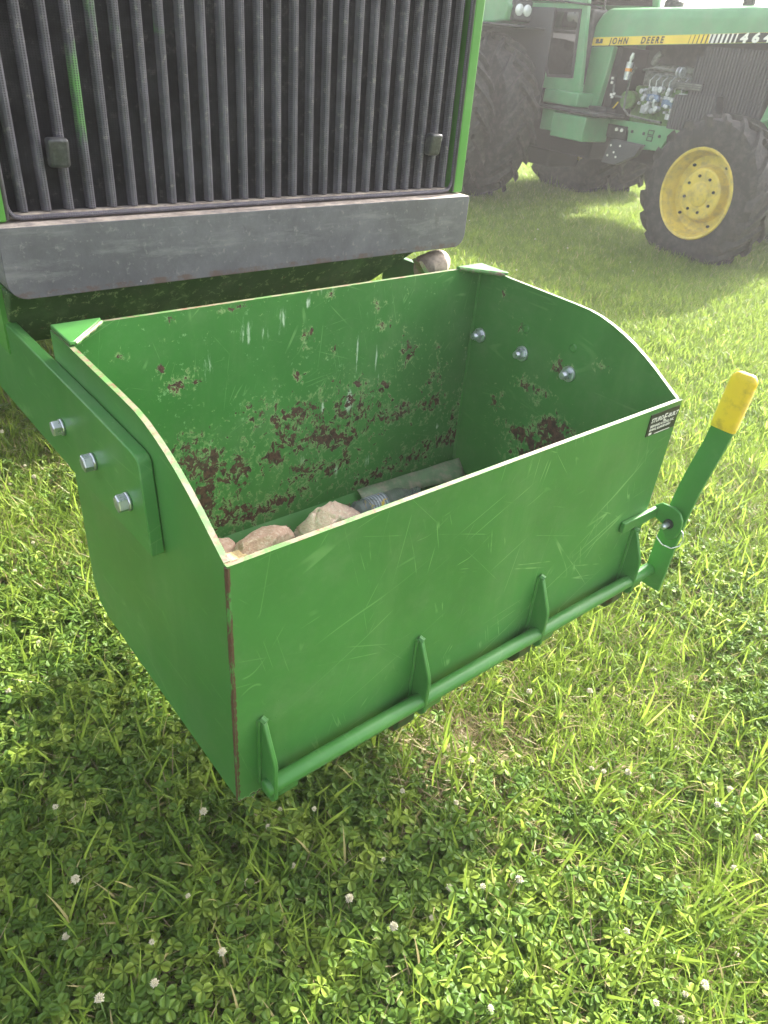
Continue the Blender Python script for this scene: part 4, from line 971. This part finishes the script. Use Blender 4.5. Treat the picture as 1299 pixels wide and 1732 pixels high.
def tuft(n, r, L0, L1, w0, w1, lean, seg=5, dryp=.06):
    V, Fc, ti, dr = [], [], [], []
    for _ in range(n):
        a = rd.random() * 6.283; q = r * math.sqrt(rd.random())
        blade(V, Fc, ti, dr, rd, q * math.cos(a), q * math.sin(a), a + rd.uniform(-1.2, 1.2), rd.uniform(L0, L1), rd.uniform(w0, w1), rd.uniform(0.05, lean), rd.uniform(.2, 1.7), seg, 1.0 if rd.random() < dryp else 0.0)
    return mesh_from('grass_tuft', V, Fc, [M['blade']], ti, dr)
src_collection('near_tufts', [tuft(12, .028, .045, .105, .0014, .0034, 1.0, 5, .16) for _ in range(9)] + [tuft(7, .03, .08, .14, .0025, .0048, .8) for _ in range(3)])
src_collection('far_tufts', [tuft(20, .06, .05, .13, .003, .0065, .9, 4, .08) for _ in range(8)])
src_collection('long_blades', [tuft(5, .02, .11, .19, .004, .0075, .55, 7, .03) for _ in range(5)])
def strawt():
    V, Fc, ti, dr = [], [], [], []
    for _ in range(8):
        a = rd.random() * 6.283
        blade(V, Fc, ti, dr, rd, rd.uniform(-.03, .03), rd.uniform(-.03, .03), a, rd.uniform(.05, .14), rd.uniform(.0012, .003), rd.uniform(1.0, 1.5), rd.uniform(-.3, .6), 4, 0.0, rd.uniform(.0, .03))
    return mesh_from('straw_bunch', V, Fc, [M['straw']], ti, dr)
src_collection('straw', [strawt() for _ in range(6)])
def clover_leaf():
    V, Fc, ti = [], [], []
    H = rd.uniform(.045, .085); lx, ly = rd.uniform(-.02, .02), rd.uniform(-.02, .02)
    # petiole
    for k in range(4):
        f = k / 3; p = Vector((lx * f * f, ly * f * f, H * f - .005 * (1 - f)))
        for q in range(3): V.append((p.x + .0008 * math.cos(q * 2.1), p.y + .0008 * math.sin(q * 2.1), p.z)); ti.append(.7)
    for k in range(3):
        for q in range(3): Fc.append((k*3 + q, k*3 + (q+1) % 3, k*3 + 3 + (q+1) % 3, k*3 + 3 + q))
    top = Vector((lx, ly, H)); S_ = rd.uniform(.013, .019); tl = Euler((rd.uniform(-.25, .25), rd.uniform(-.25, .25), 0)).to_matrix(); tv = rd.random()
    for j in range(3):
        a = j * 2.094 + rd.uniform(-.12, .12); R_ = Matrix.Rotation(a, 3, 'Z'); cup = rd.uniform(-.05, .30); fold = rd.uniform(.04, .2); b = len(V)
        out = [(.04, 0), (.22, .26), (.48, .43), (.76, .46), (.95, .30), (.99, .10)]
        mid = [(.04, 0), (.3, 0), (.6, 0), (.95, 0)]
        def pt(u, w_):
            z = cup * u * .9 - .25 * u * u + fold * abs(w_)
            return top + tl @ (R_ @ Vector((u * S_, w_ * S_, z * S_)))
        idx_m = []
        for u, w_ in mid: idx_m.append(len(V)); V.append(tuple(pt(u, 0))); ti.append(tv * .8 + .2)
        for sg in (1, -1):
            ids = []
            for u, w_ in out[1:]: ids.append(len(V)); V.append(tuple(pt(u, w_ * sg))); ti.append(tv * .8)
            Fc.extend([(idx_m[0], idx_m[1], ids[0]), (idx_m[1], ids[1], ids[0]), (idx_m[1], idx_m[2], ids[1]), (idx_m[2], ids[2], ids[1]), (idx_m[2], ids[3], ids[2]), (idx_m[2], idx_m[3], ids[3]), (idx_m[3], ids[4], ids[3])])
    return mesh_from('clover_leaf', V, Fc, [M['clover']], ti)
src_collection('clover', [clover_leaf() for _ in range(14)])

def scatter(name, label, x0, x1, y0, y1, step, dens, coll, smin, smax, tilt, seed, nz=True):
    """one stuff object: a density grid turned into instances by geometry nodes"""
    nx = max(2, int((x1 - x0) / step)); ny = max(2, int((y1 - y0) / step))
    V = [(x0 + (x1 - x0) * i / nx, y0 + (y1 - y0) * j / ny, gz(x0 + (x1 - x0) * i / nx, y0 + (y1 - y0) * j / ny)) for j in range(ny + 1) for i in range(nx + 1)]
    Fc = [(j * (nx + 1) + i, j * (nx + 1) + i + 1, (j + 1) * (nx + 1) + i + 1, (j + 1) * (nx + 1) + i) for j in range(ny) for i in range(nx)]
    me = bpy.data.meshes.new(name); me.from_pydata(V, [], Fc)
    a = me.attributes.new('dens', 'FLOAT', 'POINT'); a.data.foreach_set('value', [max(0.0, dens(x, y)) for x, y, z in V])
    o = bpy.data.objects.new(name, me); COL.objects.link(o)
    ng = bpy.data.node_groups.new(name, 'GeometryNodeTree')
    ng.interface.new_socket('Geometry', in_out='INPUT', socket_type='NodeSocketGeometry'); ng.interface.new_socket('Geometry', in_out='OUTPUT', socket_type='NodeSocketGeometry')
    N_ = ng.nodes; L_ = ng.links
    gi = N_.new('NodeGroupInput'); go = N_.new('NodeGroupOutput')
    at = N_.new('GeometryNodeInputNamedAttribute'); at.data_type = 'FLOAT'; at.inputs['Name'].default_value = 'dens'
    dp = N_.new('GeometryNodeDistributePointsOnFaces'); dp.distribute_method = 'RANDOM'; dp.inputs['Seed'].default_value = seed
    L_.new(gi.outputs[0], dp.inputs['Mesh']); L_.new(at.outputs[0], dp.inputs['Density'])
    ci = N_.new('GeometryNodeCollectionInfo'); ci.inputs['Collection'].default_value = SRC[coll]; ci.inputs['Separate Children'].default_value = True; ci.inputs['Reset Children'].default_value = True
    ip = N_.new('GeometryNodeInstanceOnPoints'); ip.inputs['Pick Instance'].default_value = True
    rv = N_.new('FunctionNodeRandomValue'); rv.data_type = 'FLOAT_VECTOR'; rv.inputs[0].default_value = (-tilt, -tilt, 0); rv.inputs[1].default_value = (tilt, tilt, 6.283)
    rs = N_.new('FunctionNodeRandomValue'); rs.data_type = 'FLOAT'; rs.inputs[2].default_value = smin; rs.inputs[3].default_value = smax; rs.inputs['Seed'].default_value = 5
    L_.new(dp.outputs['Points'], ip.inputs['Points']); L_.new(ci.outputs[0], ip.inputs['Instance']); L_.new(rv.outputs[0], ip.inputs['Rotation']); L_.new(rs.outputs[1], ip.inputs['Scale'])
    L_.new(ip.outputs[0], go.inputs[0])
    md = o.modifiers.new('scatter', 'NODES'); md.node_group = ng
    return tag(o, label, kind='stuff')
def ss(a, b, x):
    t_ = max(0.0, min(1.0, (x - a) / (b - a))); return t_ * t_ * (3 - 2 * t_)
def cl_mask(x, y):
    n_ = noise.noise(Vector((x * 1.6 + 3, y * 1.6, 2))) + .5 * noise.noise(Vector((x * 5, y * 5, 7)))
    core = ss(1.15, .55, x) * ss(2.3, 1.1, y) * .78 + .10 * ss(3.5, 1.0, x)
    return max(0.0, min(1.0, core + n_ * .5 - .02))
def bare(x, y):
    d1 = math.exp(-(((x - .97) / .22) ** 2 + ((y - .80) / .10) ** 2)); d2 = math.exp(-(((x - 1.02) / .10) ** 2 + ((y - .50) / .20) ** 2)); d3 = math.exp(-(((x - 4.7) / .7) ** 2 + ((y - 4.4) / .35) ** 2))
    return max(d1, d2 * .8, d3 * .8)
def patchy(x, y, s=2.2): return .72 + .7 * noise.noise(Vector((x * s, y * s, 11)))
scatter('lawn_grass', 'uneven mown grass around the steel box', -1.4, 3.4, -.6, 4.2, .06, lambda x, y: 3300 * patchy(x, y) * (1 - .35 * cl_mask(x, y)) * (1 - .75 * bare(x, y)), 'near_tufts', .75, 1.3, .3, 1)
scatter('tall_grass', 'scattered longer grass blades in the lawn', -1.0, 3.4, -.6, 4.2, .06, lambda x, y: 420 * (1.0 + 1.3 * noise.noise(Vector((x * 4, y * 4, 31)))), 'long_blades', .7, 1.1, .4, 2)
scatter('thatch', 'dry straw lying in the lawn', -1.0, 3.4, -.6, 4.2, .06, lambda x, y: 650 + 2600 * bare(x, y) + 500 * noise.noise(Vector((x * 3, y * 3, 21))), 'straw', .7, 1.2, .2, 3)
scatter('clover_patch', 'white clover leaves spreading through the lawn', -.9, 2.9, -.6, 3.4, .05, lambda x, y: 8500 * cl_mask(x, y) * (1 - .6 * bare(x, y)), 'clover', .72, 1.25, .35, 4)
def near_out(x, y): return 0.0 if (-1.35 < x < 3.35 and -.55 < y < 4.15) else 1.0
scatter('middle_grass', 'mown grass reaching to the parked tractor', -3.0, 13.0, -3.0, 11.0, .12, lambda x, y: near_out(x, y) * 800 * (.35 + patchy(x, y, 1.4) * .8 + .5 * noise.noise(Vector((x * 5, y * 5, 3)))) * (1 - .6 * bare(x, y)) * ss(12, 9, math.hypot(x - 3, y - 3)), 'far_tufts', .7, 1.15, .25, 6)
scatter('distant_grass', 'mown grass fading into the distance', -20, 60, -20, 60, 1.0, lambda x, y: (1 - ss(7, 9, 14 - math.hypot(x - 3, y - 3)) ) * 30 * ss(60, 30, math.hypot(x, y)) if math.hypot(x - 3, y - 3) > 6 else 0, 'far_tufts', 1.2, 2.2, .2, 8)

# clover blossoms: each one a thing of its own
def blossom_meshes(seed, big):
    r_ = random.Random(seed); heads = []
    V, Fc = [], []
    H = .075 + .03 * r_.random(); bx_, by_ = r_.uniform(-.02, .02), r_.uniform(-.02, .02)
    st_ = bmesh.new(); tube(st_, [(0, 0, -.01), (bx_ * .3, by_ * .3, H * .4), (bx_ * .7, by_ * .7, H * .8), (bx_, by_, H)], .0010, 5)
    sm_ = bpy.data.meshes.new('stem'); st_.to_mesh(sm_); st_.free(); sm_.materials.append(M['stem'])
    hb_ = bmesh.new(); c0 = Vector((bx_, by_, H)); R_ = .0062 if big else .0045
    for k in range(46 if big else 30):
        ph = math.acos(1 - 1.75 * (k + .5) / (46 if big else 30)); th = k * 2.399
        d = Vector((math.sin(ph) * math.cos(th), math.sin(ph) * math.sin(th), math.cos(ph)))
        L = R_ * r_.uniform(.75, 1.25); u = d.orthogonal().normalized(); w_ = d.cross(u); b0 = c0 + d * R_ * .35
        tip = b0 + (d + Vector((0, 0, .35))).normalized() * L; wd = R_ * .24
        vs4 = [hb_.verts.new(b0), hb_.verts.new(b0.lerp(tip, .6) + u * wd), hb_.verts.new(tip), hb_.verts.new(b0.lerp(tip, .6) - u * wd), hb_.verts.new(b0.lerp(tip, .55) + w_ * wd), hb_.verts.new(b0.lerp(tip, .55) - w_ * wd)]
        for tri in ((0,1,4),(1,2,4),(2,3,4),(3,0,4),(0,5,1),(1,5,2),(2,5,3),(3,5,0)): hb_.faces.new([vs4[q] for q in tri])
    hm = bpy.data.meshes.new('flower_head'); hb_.to_mesh(hm); hb_.free(); hm.materials.append(M['petal'])
    return sm_, hm
BM_ = [blossom_meshes(s, s % 3 != 0) for s in range(6)]
FL = [(0.135, 1.173), (0.062, 0.915), (0.14, 0.959), (0.211, 0.801), (0.314, 0.683), (0.169, 0.717), (0.289, 0.84), (0.428, 0.789), (0.502, 0.85), (0.562, 0.887), (0.531, 0.794), (0.388, 1.008), (0.615, 0.857), (0.566, 0.607), (0.798, 0.764), (0.89, 0.78), (0.909, 0.691), (0.757, 0.531), (0.99, 0.706), (1.32, 0.81), (1.278, 0.562), (1.293, 0.525), (1.332, 0.506), (1.495, 0.317), (1.493, 0.448), (1.656, 0.513), (1.908, 0.492), (1.879, 0.527), (1.728, 0.55), (0.857, 0.419), (0.802, 0.463), (0.87, 0.352), (0.969, 0.23), (1.143, 0.073), (1.025, 0.105), (0.984, 0.1), (1.016, 0.065), (0.924, 0.103), (1.312, 0.153), (0.739, 0.454), (0.687, 0.43), (0.657, 0.507), (0.633, 0.319), (0.588, 0.334), (0.556, 3.002), (0.562, 2.769), (0.486, 2.708), (0.342, 2.138), (0.298, 1.731), (0.464, 2.06), (0.535, 2.678), (-0.065, 0.809), (0.0, 0.778), (0.082, 0.711), (0.429, 2.23), (0.178, 1.61), (1.448, 0.298), (0.925, 0.107), (1.465, 0.187), (1.454, 0.678), (1.472, 0.803), (1.702, 0.676), (0.595, 0.542), (0.662, 0.666)]
for _ in range(46): FL.append((rd.uniform(1.5, 3.6), rd.uniform(-.1, 1.6)))
for _ in range(30): FL.append((rd.uniform(3.6, 6.2), rd.uniform(2.0, 5.6)))
GL = 'white clover blossoms in the lawn'
for i, (x, y) in enumerate(FL):
    sm_, hm = BM_[i % 6]
    o = bpy.data.objects.new('clover_blossom', None); COL.objects.link(o); o.empty_display_size = .02
    far_one = x > 3.5
    o.location = (x, y, gz(x, y)); o.rotation_euler = (rd.uniform(-.2, .2), rd.uniform(-.2, .2), rd.uniform(0, 6.28)); k = rd.uniform(.7, 1.15); o.scale = (k, k, k)
    where = ('in the shaded clover left of the steel box corner' if x < .5 and y < 1.05 else 'in the grass to the left of the steel box' if x < .62 else
             'in the clover near the front edge, left of the middle' if x < .85 and y < .56 else 'in the grass just in front of the latch pipe' if x < 1.1 and y > .6 else
             'in the grass near the front edge, right of the middle' if x < 1.2 else 'in the sunlit grass to the right of the steel box' if x < 3.6 else 'in the far grass before the parked tractor')
    tag(o, 'white clover blossom ' + where, 'flower', GL)
    a = bpy.data.objects.new('stem', sm_); COL.objects.link(a); a.parent = o
    a = bpy.data.objects.new('flower_head', hm); COL.objects.link(a); a.parent = o

# ---------------------------------------------------------------- distant tree line and added glare volume
t = NT('distant_foliage'); n_ = t.noise(.6, 6, .7)
M['wood'] = t.pbr(t.mix(t.mr(n_, .35, .65), (.03, .06, .015), (.08, .12, .03)), .8, 0, t.bump(n_, 1.0, .4))

if GLARE_HAZE:
    bm = bmesh.new(); box(bm, (-405, -405, -1.2), (415, 415, 3.4))  # even scattering volume added in place of lens glare
    t = NT('glare_air'); pv = t.node('ShaderNodeVolumePrincipled', {'Color': (1.0, .985, .96), 'Density': GLARE_HAZE, 'Anisotropy': .35})
    t.lk(pv.outputs[0], t.out.inputs['Volume'])
    tag(finish('glare_haze', bm, t.m), kind='stuff', label='pale scattering volume added over the lawn to imitate lens glare')
# bookkeeping property is not needed in the finished scene
for o in bpy.data.objects:
    if '_w' in o: del o['_w']
